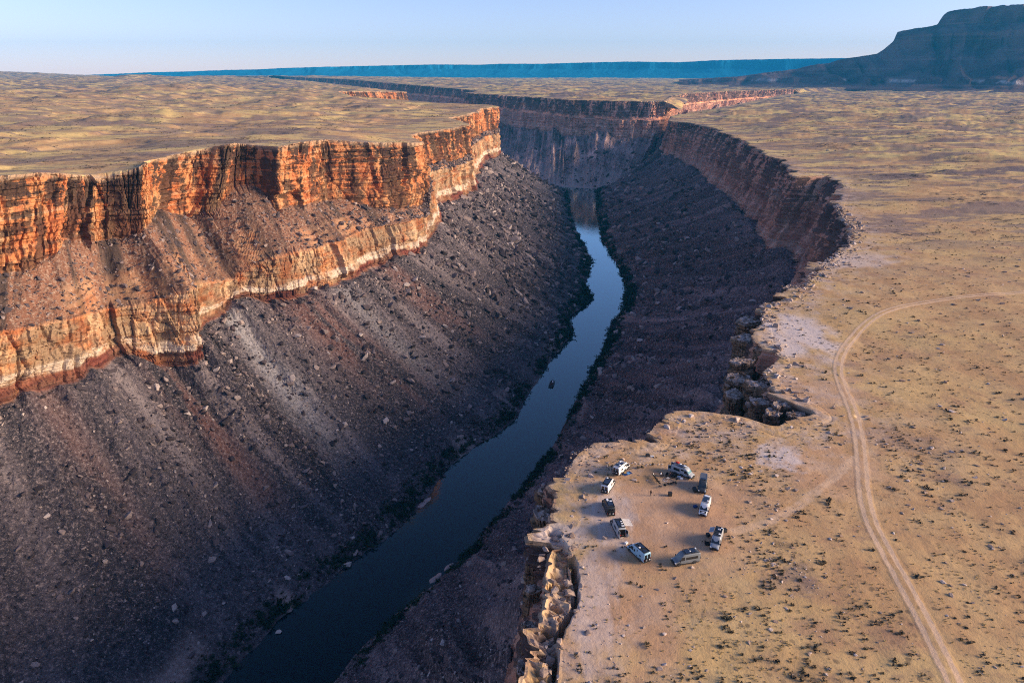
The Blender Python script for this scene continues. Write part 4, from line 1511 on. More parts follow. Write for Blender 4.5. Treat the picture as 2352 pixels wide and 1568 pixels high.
def van(label, a, b, side, body_m, roof='rack', H=2.72, L=5.96, W=2.02, glass=GLASS, **o):
    A = Vector(src(*a)).to_2d()
    B = Vector(src(*b)).to_2d()
    d = (B - A).normalized()
    left = Vector((-d.y, d.x))
    c = (A + B) / 2 - left * side * (W / 2)
    gz_ = float(ground_z(c.x, c.y)[0])
    root = thing("camper_van", label, "camper van", (c.x, c.y, gz_ + .0), math.atan2(d.y, d.x), "camper vans parked in a ring on the canyon rim")
    hw, h = W / 2, L / 2
    body = fin("body", van_body(H, W, L), body_m, root, True)
    me = body.data
    me.set_sharp_from_angle(angle=R(38))
    # front glass
    e = .012
    bm = bm_new()
    x0, z0, x1, z1 = h - 2.98 + 1.50, H - .47, h - 2.98 + 2.04, 1.455
    n = Vector((z0 - z1, 0, x1 - x0)).normalized() * .02
    bm_slab(bm, [(x0 + n.x, -hw * .82, z0 + n.z), (x1 + n.x, -hw * .90, z1 + n.z), (x1 + n.x, hw * .90, z1 + n.z), (x0 + n.x, hw * .82, z0 + n.z)], .03)
    fin("windshield", bm, glass, root)
    # cab side glass
    for s in (1, -1):
        bm = bm_new()
        q = [(h - 2.98 + .72, 1.36), (h - 2.98 + 1.92, 1.36), (h - 2.98 + 1.36, H - .55), (h - 2.98 + .74, H - .52)]
        q = [(x, s * (side_y(z, hw, H) + e), z) for x, z in q]
        bm_slab(bm, q if s < 0 else q[::-1], .03)
        fin("cab_window", bm, GLASS, root)
    # flank windows given as (side, x0, x1, z0, z1)
    for s, wx0, wx1, wz0, wz1 in o.get("wins", ()):
        bm = bm_new()
        q = [(wx0, wz0), (wx1, wz0), (wx1, wz1), (wx0, wz1)]
        q = [(x, s * (side_y(z, hw, H) + e), z) for x, z in q]
        bm_slab(bm, q if s < 0 else q[::-1], .03)
        fin("side_window", bm, GLASS, root)
    for s in o.get("open_side", ()):
        bm = bm_new()
        q = [(-.25, .62), (.62, .62), (.62, H - .42), (-.25, H - .42)]
        q = [(x, s * (side_y(z, hw, H) + e), z) for x, z in q]
        bm_slab(bm, q if s < 0 else q[::-1], .03)
        fin("door_opening_shade", bm, OPEN_SHADE, root)  # flat dark panel, coloured as the unlit inside behind the door
        bm = bm_new()
        bm_slab(bm, [(-1.55, s * (hw + .10), .6), (-.28, s * (hw + .10), .6), (-.28, s * (hw + .05), H - .45), (-1.55, s * (hw + .05), H - .45)], .05)
        fin("sliding_door", bm, body_m, root) if o.get("slid") else bm.free()
    # stripe band on the flank
    if o.get("stripe"):
        bm = bm_new()
        s = o["stripe"]
        q = [(-.72, .7), (-.50, .7), (-.50, H - .3), (-.72, H - .3)]
        q = [(x, s * (side_y(z, hw, H) + e), z) for x, z in q]
        bm_slab(bm, q if s < 0 else q[::-1], .03)
        fin("ladder", bm, RACK, root)
    # rear
    rx = -h - .012
    if o.get("rear_open"):
        bm = bm_new()
        bm_slab(bm, [(rx, hw * .82, .62), (rx, -hw * .82, .62), (rx, -hw * .76, H - .30), (rx, hw * .76, H - .30)][::-1], .03)
        cargo = fin("cargo_opening_shade", bm, OPEN_SHADE, root)  # dark panel painted as the shade inside the open rear
        for cx, cy, cz, m_ in ((.02, .3, .75, CLOTH_R), (.02, -.3, .72, WOOD)):
            bm = bm_new()
            bm_box(bm, (rx - .05, cy - .22, cz - .02), (rx + .0, cy + .22, cz + .26), .01)
            fin("stowed_gear", bm, m_, root)
        for s in (1, -1):
            bm = bm_new()
            ang = R(100 if s > 0 else 78)
            dx, dy = -math.sin(ang) * .86, math.cos(ang) * .86 * s
            y0 = s * hw * .9
            if s < 0:
                dx, dy = -.80, -.35
            q = [(rx, y0, .62), (rx + dx, y0 + dy, .62), (rx + dx, y0 + dy, H - .3), (rx, y0, H - .3)]
            bm_slab(bm, q, .06)
            dr = fin("rear_door", bm, body_m, root)
            bm = bm_new()
            t0, t1 = .14, .86
            nn = Vector((dy, -dx, 0)).normalized() * .012
            for sg in (1, -1):
                off = nn * (1 if sg > 0 else -1) + (nn * 0 if sg > 0 else -nn.normalized() * .06)
                qq = [(rx + dx * t0, y0 + dy * t0, 1.45), (rx + dx * t1, y0 + dy * t1, 1.45), (rx + dx * t1, y0 + dy * t1, H - .45), (rx + dx * t0, y0 + dy * t0, H - .45)]
                bm_slab(bm, [Vector(p_) + off for p_ in qq], .01)
            fin("window", bm, GLASS, dr)
    else:
        for s in (1, -1):
            bm = bm_new()
            bm_slab(bm, [(rx, s * hw * .10, 1.4), (rx, s * hw * .80, 1.4), (rx, s * hw * .76, H - .36), (rx, s * hw * .10, H - .36)][::s], .03)
            fin("rear_window", bm, GLASS, root)
        bm = bm_new()
        bm_slab(bm, [(rx + .002, hw * .9, .62), (rx + .002, -hw * .9, .62), (rx + .002, -hw * .88, 1.36), (rx + .002, hw * .88, 1.36)], .03)
        fin("rear_door", bm, PLASTIC if o.get("dark_rear") else body_m, root)
    if o.get("spare", True):
        bm = bm_new()
        bm_disc(bm, (rx - .16, .42, 1.12), 'x', [(-.11, .25), (-.12, .36), (-.06, .40), (.06, .40), (.12, .36), (.12, .2)])
        sp = fin("spare_wheel", bm, RUBBER, root)
        bm = bm_new()
        bm_disc(bm, (rx - .275, .42, 1.12), 'x', [(-.02, .08), (-.015, .2), (.0, .23), (.03, .23)], 14)
        fin("rim", bm, ALLOY, sp)
        bm = bm_new()
        bm_box(bm, (rx - .34, -.72, .98), (rx - .02, -.06, 1.42), .03)
        fin("cargo_box", bm, PLASTIC, root)
        if o.get("rear_pale"):
            bm = bm_new()
            bm_box(bm, (rx - .365, -.52, 1.08), (rx - .34, -.26, 1.34), .004)
            fin("pale_sticker", bm, WHITE_P, root)
    # bumpers, lights, mirrors
    bm = bm_new()
    bm_box(bm, (h - .22, -hw * .96, .34), (h + .12, hw * .96, .66), .05)
    bm_box(bm, (h - .02, -hw * .55, .66), (h + .10, hw * .55, .98), .03)
    fin("front_bumper", bm, PLASTIC, root)
    bm = bm_new()
    bm_box(bm, (-h - .13, -hw * .96, .38), (-h + .05, hw * .96, .60), .04)
    fin("rear_bumper", bm, PLASTIC, root)
    for s in (1, -1):
        bm = bm_new()
        bm_box(bm, (h - .34, s * hw * .80 - .15, .82), (h - .02, s * hw * .80 + .15, 1.0), .04)
        fin("headlight", bm, LAMP, root)
        bm = bm_new()
        bm_box(bm, (-h - .02, s * hw * .90 - .06, .85), (-h + .03, s * hw * .90 + .06, 1.35), .01)
        fin("tail_light", bm, REDL, root)
        bm = bm_new()
        bm_box(bm, (h - 1.18, s * (hw + .13) - .12, 1.28), (h - 1.02, s * (hw + .13) + .12, 1.68), .03)
        bm_box(bm, (h - 1.12, min(s * hw, s * (hw + .1)), 1.36), (h - 1.06, max(s * hw, s * (hw + .1)), 1.42))
        fin("mirror", bm, PLASTIC, root)
        # skirt
        bm = bm_new()
        bm_box(bm, (-h + .3, s * hw - .05, .34), (h - .5, s * hw + .035, .58), .015)
        fin("side_skirt", bm, PLASTIC, root)
        for wx in (h - 1.02, -h + 1.28):
            bm = bm_new()
            bm_disc(bm, (wx, s * (hw - .13), .40), 'y', [(-.13, .22), (-.14, .35), (-.09, .40), (.09, .40), (.14, .35), (.14, .22)])
            w = fin("wheel", bm, RUBBER, root)
            bm = bm_new()
            bm_disc(bm, (wx, s * (hw - .13) + s * .135, .40), 'y', [(-.02, .23), (.0, .23), (.012, .20), (.0, .09), (.02, .06)][::1], 14)
            fin("rim", bm, ALLOY, w)
            bm = bm_new()
            arch = [(wx + .52 * math.cos(t), s * (hw + .01), .40 + .52 * math.sin(t)) for t in [math.pi * k / 10 for k in range(11)]]
            bm_tube(bm, arch, .055, 6)
            fin("wheel_arch", bm, PLASTIC, root)
    # roof
    zr = H + .02
    if roof in ('rack', 'dark', 'slats'):
        xf = .72 if roof != 'slats' else .4
        if roof == 'dark':
            bm = bm_new()
            bm_box(bm, (-h + .22, -hw * .80, zr), (xf, hw * .80, zr + .06), .02)
            fin("roof_deck", bm, RACK, root)
        bm = bm_new()
        for s in (1, -1):
            bm_box(bm, (-h + .2, s * hw * .80 - .03, zr + .06), (xf, s * hw * .80 + .03, zr + .18))
        nb = 12 if roof == 'slats' else 7
        for i in range(nb):
            x = -h + .25 + (xf + h - .3) * i / (nb - 1)
            w = .10 if roof == 'slats' else .05
            bm_box(bm, (x - w, -hw * .80 + .03, zr + .085), (x + w, hw * .80 - .03, zr + .125))
        fin("roof_rack", bm, ALLOY if roof == 'slats' else RACK, root)
    for (px0, px1, py0, py1) in o.get("solar", ()):
        bm = bm_new()
        bm_box(bm, (px0, py0, zr + .15), (px1, py1, zr + .19), .008)
        fin("solar_panel", bm, SOLAR, root)
    for (px, py, sx, sy) in o.get("vents", ()):
        bm = bm_new()
        bm_box(bm, (px - sx, py - sy, zr + .10), (px + sx, py + sy, zr + .24), .03)
        fin("roof_vent", bm, WHITE_P, root)
    if o.get("lightbar"):
        bm = bm_new()
        bm_box(bm, (.74, -hw * .6, zr + .04), (.84, hw * .6, zr + .16), .02)
        fin("light_bar", bm, PLASTIC, root)
    if o.get("awning"):
        s = o["awning"]
        bm = bm_new()
        y0, y1 = s * hw * .96, s * (hw + o.get("aw_w", 2.1))
        ax0, ax1 = o.get("aw_x", (-1.9, .7))
        N = 10
        gridv = []
        for i in range(N + 1):
            rowv = []
            for j in range(5):
                f = j / 4
                x = ax0 + (ax1 - ax0) * i / N
                rowv.append(bm.verts.new((x, y0 + (y1 - y0) * f, H - .1 - .34 * f - .05 * math.sin(f * math.pi) - .03 * math.cos(i / N * 2 * math.pi) * f)))
            gridv.append(rowv)
        for i in range(N):
            for j in range(4):
                bm.faces.new((gridv[i][j], gridv[i + 1][j], gridv[i + 1][j + 1], gridv[i][j + 1]))
        bmesh.ops.solidify(bm, geom=bm.faces[:], thickness=.02)
        aw = fin("awning", bm, o.get("aw_m", AWN), root)
        if o.get("aw_w", 2.1) > 1.2:
            for ax in (ax0 + .05, ax1 - .05):
                bm = bm_new()
                bm_tube(bm, [(ax, y1, H - .44), (ax, y1, 0.0)], .02, 6)
                fin("pole", bm, ALLOY, aw)
    if o.get("red_bag"):
        bm = bm_new()
        bm_box(bm, (-h + .55, hw * .15, zr + .13), (-h + 1.5, hw * .72, zr + .46), .12)
        fin("roof_bag", bm, CLOTH_R, root, True)
    if o.get("hood_dark"):
        bm = bm_new()
        bm_slab(bm, [(h - .80, -hw * .72, 1.345), (h - .22, -hw * .70, 1.125), (h - .22, hw * .70, 1.125), (h - .80, hw * .72, 1.345)], .02)
        fin("hood_panel", bm, PLASTIC, root)
    return root


VP = [(-.9, -.1, -.68, .68), (-1.9, -1.05, -.68, .68)]
van("white camper van with its side door open beside a blue ground mat", (1513.9, 1162.7), (1535.3, 1145.3), -1, P_WHITE, 'rack', dark_rear=True, open_side=(-1,),
    wins=[(-1, -1.75, -.95, 1.35, 1.85)], solar=[(-2.2, -1.5, -.2, .68), (-1.2, -.2, -.68, .1)], vents=[(-1.75, -.45, .25, .22), (-.1, .45, .3, .2)], rear_pale=True)
van("white camper van with a black roof deck and black rear doors near the cliff edge", (1486.3, 1206.5), (1500.6, 1184.5), -1, P_WHITE, 'dark', dark_rear=True,
    wins=[(-1, -.6, .3, 1.4, 2.1)], solar=[(-2.3, -.3, -.62, .62)], vents=[(.35, .45, .25, .2)], rear_pale=True)
van("black camper van with two white roof vents, parked between a white and a silver van", (1478.8, 1254.5), (1471.5, 1235.5), 1, P_BLACK, 'dark',
    wins=[(1, -1.9, .3, 1.35, 2.15)], solar=[(-2.2, -.6, -.6, .6)], vents=[(.1, .35, .45, .25), (-.5, -.35, .22, .3)], rear_pale=True, dark_rear=True)
van("silver camper van with a white awning out and its rear doors open", (1503.3, 1307.0), (1492.0, 1283.5), 1, P_SILVER, 'dark', rear_open=True, spare=False,
    wins=[(1, -1.9, -.3, 1.4, 2.05)], vents=[(-2.3, -.4, .16, .35), (-1.4, -.5, .14, .25), (-.6, -.5, .14, .18)], solar=[(-2.0, -.2, .0, .6)], awning=-1, aw_x=(-1.9, .9), aw_w=2.0)
van("pale blue camper van with small square windows and a black roof deck", (1567.6, 1376.0), (1531.8, 1343.3), 1, P_BLUE, 'dark', dark_rear=True, stripe=1,
    wins=[(1, .05, .55, 1.4, 1.95), (1, -1.9, -1.45, 1.35, 1.7)], solar=[(-2.5, -1.9, -.1, .6), (-1.3, .4, -.6, .1)], vents=[(-.75, .45, .18, .2)], rear_pale=True)
van("slate grey camper van with long dark side glass and a full roof rack", (1697.8, 1376.7), (1658.3, 1383.7), 1, P_GREY, 'rack',
    wins=[(1, -2.4, .45, 1.42, 2.05), (-1, -2.4, .45, 1.42, 2.05)], solar=[(-2.0, -1.0, -.66, .66), (-.6, .4, -.66, .66)], vents=[(-2.4, -.5, .14, .18), (-.8, .1, .14, .16)])
van("silver camper van facing out with a short grey awning and checkered solar panels", (1764, 1317), (1754, 1349), 1, P_SILVER, 'dark', hood_dark=False, lightbar=True,
    solar=[(-2.3, -1.1, -.35, .45)], vents=[(-1.7, .3, .10, .10), (-1.7, .0, .10, .10), (-1.45, .3, .10, .10), (-1.45, .0, .10, .10), (.15, .5, .2, .22), (-2.3, .55, .2, .16)],
    awning=-1, aw_x=(-2.6, -.5), aw_w=1.0, aw_m=simple("grey_awning_fabric", (.55, .60, .64), .9, .1))
van("white camper van with a black hood, nose out, behind the black van", (1734, 1238), (1725, 1265), 1, P_WHITE, 'rack', hood_dark=True,
    solar=[(-1.5, .2, -.62, .62)], vents=[(-2.2, 0, .28, .55), (-.1, .5, .18, .18)])
van("black camper van with a pale slatted roof rack, nose out", (1726, 1180), (1722.9, 1206.5), 1, P_DARK, 'slats', solar=[(-.3, .4, -.6, .6)], spare=True, open_side=())
van("silver grey camper van with a red bag on its roof beside the campfire circle", (1642, 1156), (1683, 1171), -1, P_SILVER, 'rack', glass=GLASS_T, open_side=(-1,),
    wins=[(-1, -2.3, -.55, 1.4, 2.15)], rear_open=True, spare=False, solar=[(-1.2, .3, -.66, .1)], vents=[(.35, .2, .3, .3), (-1.0, .35, .2, .25)], red_bag=True)


# ---- two cars far out on the plateau
def far_car(label, px, heading, m):
    x, y, _ = src(*px)
    root = thing("parked_car", label, "car", (x, y, float(ground_z(x, y)[0])), heading, "cars parked far out on the plateau")
    L, W, H = 4.9, 1.95, 1.85
    h, hw = L / 2, W / 2
    bm = bm_new()
    rings = []
    for xx, zt, w in [(-h, .95, .9), (-h + .1, 1.15, .95), (-h + .35, 1.72, .93), (-h + .7, H, .92), (.1, H, .92), (.45, 1.76, .92), (1.1, 1.18, .97), (1.9, 1.05, .95), (h - .1, .86, .9), (h, .7, .86)]:
        y_ = hw * w
        b = min(1.08, zt - .06)
        pts = [(-y_ * .95, .35), (-y_, .6), (-y_, b), (-y_ * (1 - .14 * min(1, (zt - b))), zt - .04), (-y_ * .6, zt), (0, zt + .02)]
        pts += [(-a, c) for a, c in pts[-2::-1]]
        rings.append([bm.verts.new((xx, a, c)) for a, c in pts])
    n = len(rings[0])
    for A_, B_ in zip(rings[:-1], rings[1:]):
        for k in range(n):
            bm.faces.new((A_[k], A_[(k + 1) % n], B_[(k + 1) % n], B_[k]))
    bm.faces.new(rings[0])
    bm.faces.new(rings[-1][::-1])
    fin("body", bm, m, root, True)
    bm = bm_new()
    bm_slab(bm, [(.47, -.72, 1.76), (1.08, -.80, 1.22), (1.08, .80, 1.22), (.47, .72, 1.76)], -.03)
    fin("windshield", bm, GLASS, root)
    for s in (1, -1):
        bm = bm_new()
        q = [(-1.9, s * (hw * .99 + .01), 1.12), (.75, s * (hw * .99 + .01), 1.12), (.3, s * (hw * .87 + .01), 1.7), (-1.8, s * (hw * .87 + .01), 1.7)]
        bm_slab(bm, q if s < 0 else q[::-1], .04)
        fin("side_window", bm, GLASS, root)
        for wx in (h - .95, -h + .95):
            bm = bm_new()
            bm_disc(bm, (wx, s * (hw - .12), .36), 'y', [(-.12, .2), (-.12, .32), (-.08, .36), (.08, .36), (.12, .32), (.12, .2)])
            w = fin("wheel", bm, RUBBER, root)
            bm = bm_new()
            bm_disc(bm, (wx, s * (hw - .12) + s * .12, .36), 'y', [(-.02, .2), (.01, .2), (.02, .05)], 12)
            fin("rim", bm, ALLOY, w)


far_car("pale dusty car far out on the plateau, behind the other car", (2021, 368), -.5, P_SILVER)
far_car("dark green-grey car far out on the plateau, ahead of the paler car", (2038, 369.5), 2.9, P_GREY)


# ---- people: one skinned skeleton each
def person(label, cat, xy, rotz, pose, shirt, pants, skin, hair, group=None):
    x, y = xy
    z0 = float(ground_z(x, y)[0])
    J, E, RD = [], [], []

    def j(p, r, parent=None):
        J.append(p)
        RD.append(r)
        if parent is not None:
            E.append((parent, len(J) - 1))
        return len(J) - 1
    sit = pose == 'sit'
    hz_ = .50 if sit else .94
    lean = -.10 if sit else .03
    pel = j((0, 0, hz_), .135)
    wai = j((lean * .4, 0, hz_ + .16), .125, pel)
    che = j((lean * .9, 0, hz_ + .36), .15, wai)
    nk = j((lean * 1.0, 0, hz_ + .50), .075, che)
    nk2 = j((lean * .9 + .02, 0, hz_ + .565), .055, nk)
    hd = j((lean * .9 + .035, 0, hz_ + .66), .088, nk2)
    hd2 = j((lean * .9 + .025, 0, hz_ + .755), .085, hd)
    nose = j((lean * .9 + .135, 0, hz_ + .665), .016, hd)
    chin = j((lean * .9 + .095, 0, hz_ + .60), .035, hd)
    for s in (1, -1):
        sh_ = j((lean, s * .185, hz_ + .44), .062, che)
        ear = j((lean * .9 + .02, s * .088, hz_ + .665), .016, hd)
        if sit:
            el = j((lean + .08, s * .27, hz_ + .19), .045, sh_)
            wr = j((lean + .33, s * .17, hz_ + .14), .031, el)
            dirh = Vector((1, -.25 * s, -.1))
        else:
            sw = .12 * s
            el = j((lean + sw * .5 - .03, s * .245, hz_ + .17), .045, sh_)
            wr = j((lean + sw + .05, s * .235, hz_ - .07), .031, el)
            dirh = Vector((.25, 0, -1))
        w = Vector(J[wr])
        dirh.normalize()
        palm = j(tuple(w + dirh * .06), .034, wr)
        pc = Vector(J[palm])
        across = Vector((0, 1, 0)) if sit else Vector((1, 0, .25)).normalized()
        curl = Vector((0, 0, -1)) if sit else Vector((0, -s, 0))
        for q, ln in ((-1.5, .058), (-.5, .075), (.5, .08), (1.5, .07)):
            f1 = j(tuple(pc + across * q * .017 + dirh * .045), .0095, palm)
            f2 = j(tuple(pc + across * q * .018 + dirh * (.045 + ln * .5) + curl * .008), .0088, f1)
            j(tuple(pc + across * q * .018 + dirh * (.045 + ln * .85) + curl * .028), .0075, f2)
        th = j(tuple(pc - across * -1 * .032 + dirh * .012), .011, palm)
        j(tuple(pc + across * .048 + dirh * .048 + curl * .012), .0095, th)
        hp = j((0, s * .095, hz_ - .03), .098, pel)
        if sit:
            kn = j((.43, s * .13, .52), .064, hp)
            an = j((.50, s * .14, .10), .042, kn)
            toe = j((.68, s * .15, .045), .038, an)
        else:
            st_ = .17 * s
            kn = j((.04 + st_ * .6, s * .10, .50), .064, hp)
            an = j((-.03 + st_, s * .10, .095), .042, kn)
            toe = j((.15 + st_, s * .11, .045), .038, an)
    me = bpy.data.meshes.new("person")
    me.from_pydata(J, E, [])
    tmp = bpy.data.objects.new("person_skin", me)
    COL.objects.link(tmp)
    m = tmp.modifiers.new("s", 'SKIN')
    m.use_smooth_shade = True
    for v, r in zip(me.skin_vertices[0].data, RD):
        v.radius = (r, r)
    me.skin_vertices[0].data[0].use_root = True
    sb = tmp.modifiers.new("d", 'SUBSURF')
    sb.levels = sb.render_levels = 1
    dg = bpy.context.evaluated_depsgraph_get()
    out = bpy.data.meshes.new_from_object(tmp.evaluated_get(dg))
    out.name = "person"
    bpy.data.objects.remove(tmp)
    for m_ in (skin, shirt, pants, PLASTIC):
        out.materials.append(m_)
    out.polygons.foreach_set("use_smooth", [True] * len(out.polygons))
    for p in out.polygons:
        c = p.center
        if sit:
            arm = abs(c.y) > .155 and c.z > hz_ + .06
            k = 3 if c.z < .12 else 2 if (c.z < hz_ + .08 and (c.x > .1 and c.z < .62 or c.x < .1)) and not (c.x > .2 and c.z > .60) else 1 if c.z < hz_ + .52 else 0
            if c.x > lean + .16 and c.z > hz_ + .085:
                k = 0
        else:
            k = 3 if c.z < .12 else 2 if c.z < hz_ + .03 and abs(c.y) < .19 else 1 if (c.z < hz_ + .52 and c.z > hz_ - .02) else 0
        p.material_index = k
    o = link("person", out, None, (x, y, z0), rotz)
    tag(o, label, cat, group)
    bm = bm_new()
    bmesh.ops.create_icosphere(bm, subdivisions=2, radius=1)
    for v in bm.verts:
        if v.co.x > .35:
            v.co.x = .35 + (v.co.x - .35) * .4
        v.co = Vector((v.co.x * .112 + lean * .9 - .005, v.co.y * .104, v.co.z * .105 + hz_ + .745))
    for v in [v for v in bm.verts if v.co.z < hz_ + (.66 if True else 0) and v.co.x > lean * .9 + .02]:
        v.co.z = hz_ + .70
    fin("hair", bm, hair, o, True)
    # eyes
    for s in (1, -1):
        bm = bm_new()
        bmesh.ops.create_icosphere(bm, subdivisions=1, radius=.011)
        for v in bm.verts:
            v.co += Vector((lean * .9 + .113, s * .034, hz_ + .69))
        fin("eye", bm, HAIR, o)
    return o


def g3(u, v):
    x, y, _ = src(u, v)
    return x, y, float(ground_z(x, y)[0])


px_ = g3(1588.5, 1210)
person("person in a dark jacket with a pale stripe walking alone across the camp", "person", px_[:2], -2.2, 'stand', CLOTH_B, DENIM, SKIN, HAIR)


# ---- camp chairs
def camp_chair(label, u, v, facing, mat, group="folding chairs around the campfire"):
    x, y, z = g3(u, v)
    root = thing("camp_chair", label, "camp chair", (x, y, z), facing, group)
    bm = bm_new()
    rows = []
    for i in range(5):
        xx = -.24 + .48 * i / 4
        rows.append([bm.verts.new((xx, yy, .44 + .04 * (i / 4) - .05 * (1 - (yy / .28) ** 2))) for yy in (-.28, -.14, 0, .14, .28)])
    for a, b in zip(rows[:-1], rows[1:]):
        for k in range(4):
            bm.faces.new((a[k], a[k + 1], b[k + 1], b[k]))
    bmesh.ops.solidify(bm, geom=bm.faces[:], thickness=.03)
    fin("seat", bm, mat, root)
    bm = bm_new()
    rows = []
    for i in range(5):
        t = i / 4
        rows.append([bm.verts.new((-.25 - .18 * t - .04 * (1 - (yy / .29) ** 2), yy, .45 + .52 * t)) for yy in (-.29, -.15, 0, .15, .29)])
    for a, b in zip(rows[:-1], rows[1:]):
        for k in range(4):
            bm.faces.new((a[k], a[k + 1], b[k + 1], b[k]))
    bmesh.ops.solidify(bm, geom=bm.faces[:], thickness=.03)
    fin("backrest", bm, mat, root)
    for s in (1, -1):
        bm = bm_new()
        bm_box(bm, (-.27, s * .33 - .04, .64), (.26, s * .33 + .04, .67), .01)
        fin("armrest", bm, PLASTIC, root)
        for xa, xb in ((.25, -.27), (-.27, .25)):
            bm = bm_new()
            bm_tube(bm, [(xa, s * .31, .0), (xb * .9, s * .30, .46), (xb, s * .33, .65)], .014, 6)
            fin("leg", bm, RACK, root)
    return root


FIRE = g3(1624.5, 1174)


def face_fire(u, v):
    x, y, _ = g3(u, v)
    return math.atan2(FIRE[1] - y, FIRE[0] - x)


def zz(a, b):                       # picked on the enlarged crop of the camp circle
    return 1585 + a / 22.4, 1145 + b / 22.4


CH = "empty black folding chair at the campfire circle"
for a, b in ((300, 520), (400, 640), (480, 760), (560, 850), (1290, 560), (1480, 640), (930, 440), (1140, 880), (1010, 880), (1240, 470), (1390, 500), (1240, 830), (1350, 800), (720, 420), (960, 390), (420, 730), (340, 600)):
    u, v = zz(a, b)
    camp_chair(CH, u, v, face_fire(u, v) + random.uniform(-.25, .25), CLOTH_B)
u, v = zz(260, 440)
camp_chair("folding chair with a white towel over it, outermost of the campfire circle", u, v, face_fire(u, v), CLOTH_B)
tx, ty, tz = g3(u, v)
bm = bm_new()
bm_slab(bm, [(-.30, -.12, 1.0), (.0, -.10, .52), (.0, .12, .52), (-.34, .10, 1.0)], .02)
o = fin("towel", bm, CLOTH_W, None, False, (tx, ty, tz), face_fire(u, v))
tag(o, "white towel hung over the outermost chair of the campfire circle", "towel")
for (a, b), lab, sh_, pa, sk, ha, lc in [
    ((640, 400), "person in a white shirt seated at the far side of the campfire circle", CLOTH_W, DENIM, SKIN, HAIR2, "folding chair carrying the person in the white shirt"),
    ((1130, 410), "person in a dark red top seated between the campfire and the silver grey van", simple("maroon_cloth", (.10, .03, .035), .9, .1), CLOTH_B, SKIN, HAIR, "folding chair carrying the person in the dark red top"),
    ((850, 985), "person in black seated with their back to the lone walker", CLOTH_B, DENIM, SKIN2, HAIR, "folding chair carrying the person in black"),
    ((1440, 860), "person in an olive top seated at the near end of the black van", simple("olive_cloth", (.09, .09, .06), .9, .1), DENIM, SKIN, HAIR2, "folding chair carrying the person in the olive top")]:
    u, v = zz(a, b)
    f_ = face_fire(u, v)
    camp_chair(lc, u, v, f_, CLOTH_B)
    x, y, _ = g3(u, v)
    person(lab, "person", (x + math.cos(f_) * .02, y + math.sin(f_) * .02), f_, 'sit', sh_, pa, sk, ha, "people seated around the campfire")
u, v = zz(600, 1040)
camp_chair("lone grey folding chair set back behind the campfire circle", u, v, face_fire(u, v), CLOTH_G)

# fire ring
root = thing("fire_pit", "small stone fire ring with pale ash in the middle of the chairs", "fire pit", FIRE)
for i in range(11):
    t = 2 * math.pi * i / 11
    me = ROCKS[i % len(ROCKS)].copy()
    me.materials.clear()
    me.materials.append(M_RIMROCK if False else M_PEBBLE)
    o = link("ring_stone", me, root, (.55 * math.cos(t), .55 * math.sin(t), .08), t)
    o.scale = (.26, .24, .26)
bm = bm_new()
bm_disc(bm, (0, 0, 0), 'x', [(.0, .48), (.03, .40), (.06, .1)], 18)
bmesh.ops.rotate(bm, verts=bm.verts, cent=(0, 0, 0), matrix=Matrix.Rotation(-math.pi / 2, 3, 'Y'))
fin("ash_bed", bm, ASH, root)
for i in range(3):
    bm = bm_new()
    t = i * 1.1
    bm_tube(bm, [(-.3 * math.cos(t), -.3 * math.sin(t), .10), (.3 * math.cos(t), .3 * math.sin(t), .16)], .045, 7)
    fin("log", bm, WOOD, root)


def camp_table(label, u, v, rot, top_m, sx=.6, sy=.4, h=.55):
    x, y, z = g3(u, v)
    root = thing("camp_table", label, "camp table", (x, y, z), rot)
    bm = bm_new()
    bm_box(bm, (-sx, -sy, h - .04), (sx, sy, h), .012)
    fin("tabletop", bm, top_m, root)
    for a in (1, -1):
        for b in (1, -1):
            bm = bm_new()
            bm_tube(bm, [(a * (sx - .08), b * (sy - .06), h - .04), (a * (sx - .03), b * (sy - .03), 0)], .018, 6)
            fin("leg", bm, RACK, root)
    return (x, y, z + h)


def crate(name, label, cat, u, v, rot, m, sx, sy, h, lid=None, z=None, group=None):
    x, y, g = g3(u, v)
    root = thing(name, label, cat, (x, y, g if z is None else z), rot, group)
    bm = bm_new()
    bm_box(bm, (-sx, -sy, 0), (sx, sy, h * .8), .03)
    fin("body", bm, m, root)
    bm = bm_new()
    bm_box(bm, (-sx * 1.04, -sy * 1.04, h * .8), (sx * 1.04, sy * 1.04, h), .03)
    fin("lid", bm, lid or m, root)
    bm = bm_new()
    bm_tube(bm, [(-sx * .5, -sy * 1.04, h * .72), (-sx * .45, -sy * 1.14, h * .78), (sx * .45, -sy * 1.14, h * .78), (sx * .5, -sy * 1.04, h * .72)], .015, 6)
    fin("handle", bm, PLASTIC, root)
    return root


camp_table("low wooden camp table with a pale top beside the fire ring", *zz(1020, 560), .8, simple("pale_tabletop", (.5, .44, .38), .7, .2), .45, .35, .4)
camp_table("long dark camp table against the side of the silver grey van", *zz(1330, 470), -.35, CLOTH_B, .95, .35, .72)
crate("cooler_box", "white cooler box on the ground beside the silver grey van", "cooler box", *zz(1620, 470), -.3, WHITE_P, .45, .26, .48)
crate("cooler_box", "smaller white cooler box nearer the nose of the silver grey van", "cooler box", *zz(1760, 545), .2, WHITE_P, .36, .24, .42)
crate("storage_bin", "black storage bin standing alone on the bare camp soil", "storage bin", 1635.5, 1210, .1, PLASTIC, .42, .40, 1.05)
crate("storage_bin", "black storage bin at the cliff end of the camp beside a pale bundle", "storage bin", 1581, 1114, .2, PLASTIC, .5, .4, .75)
crate("bundle_bag", "pale duffel bundle on the ground beside a black storage bin", "bag", 1592, 1115, -.1, CLOTH_W, .5, .24, .32)
crate("storage_bin", "dark storage bin beside the open awning side of the nose-out silver van", "storage bin", 1728, 1311, .3, PLASTIC, .4, .4, .7)
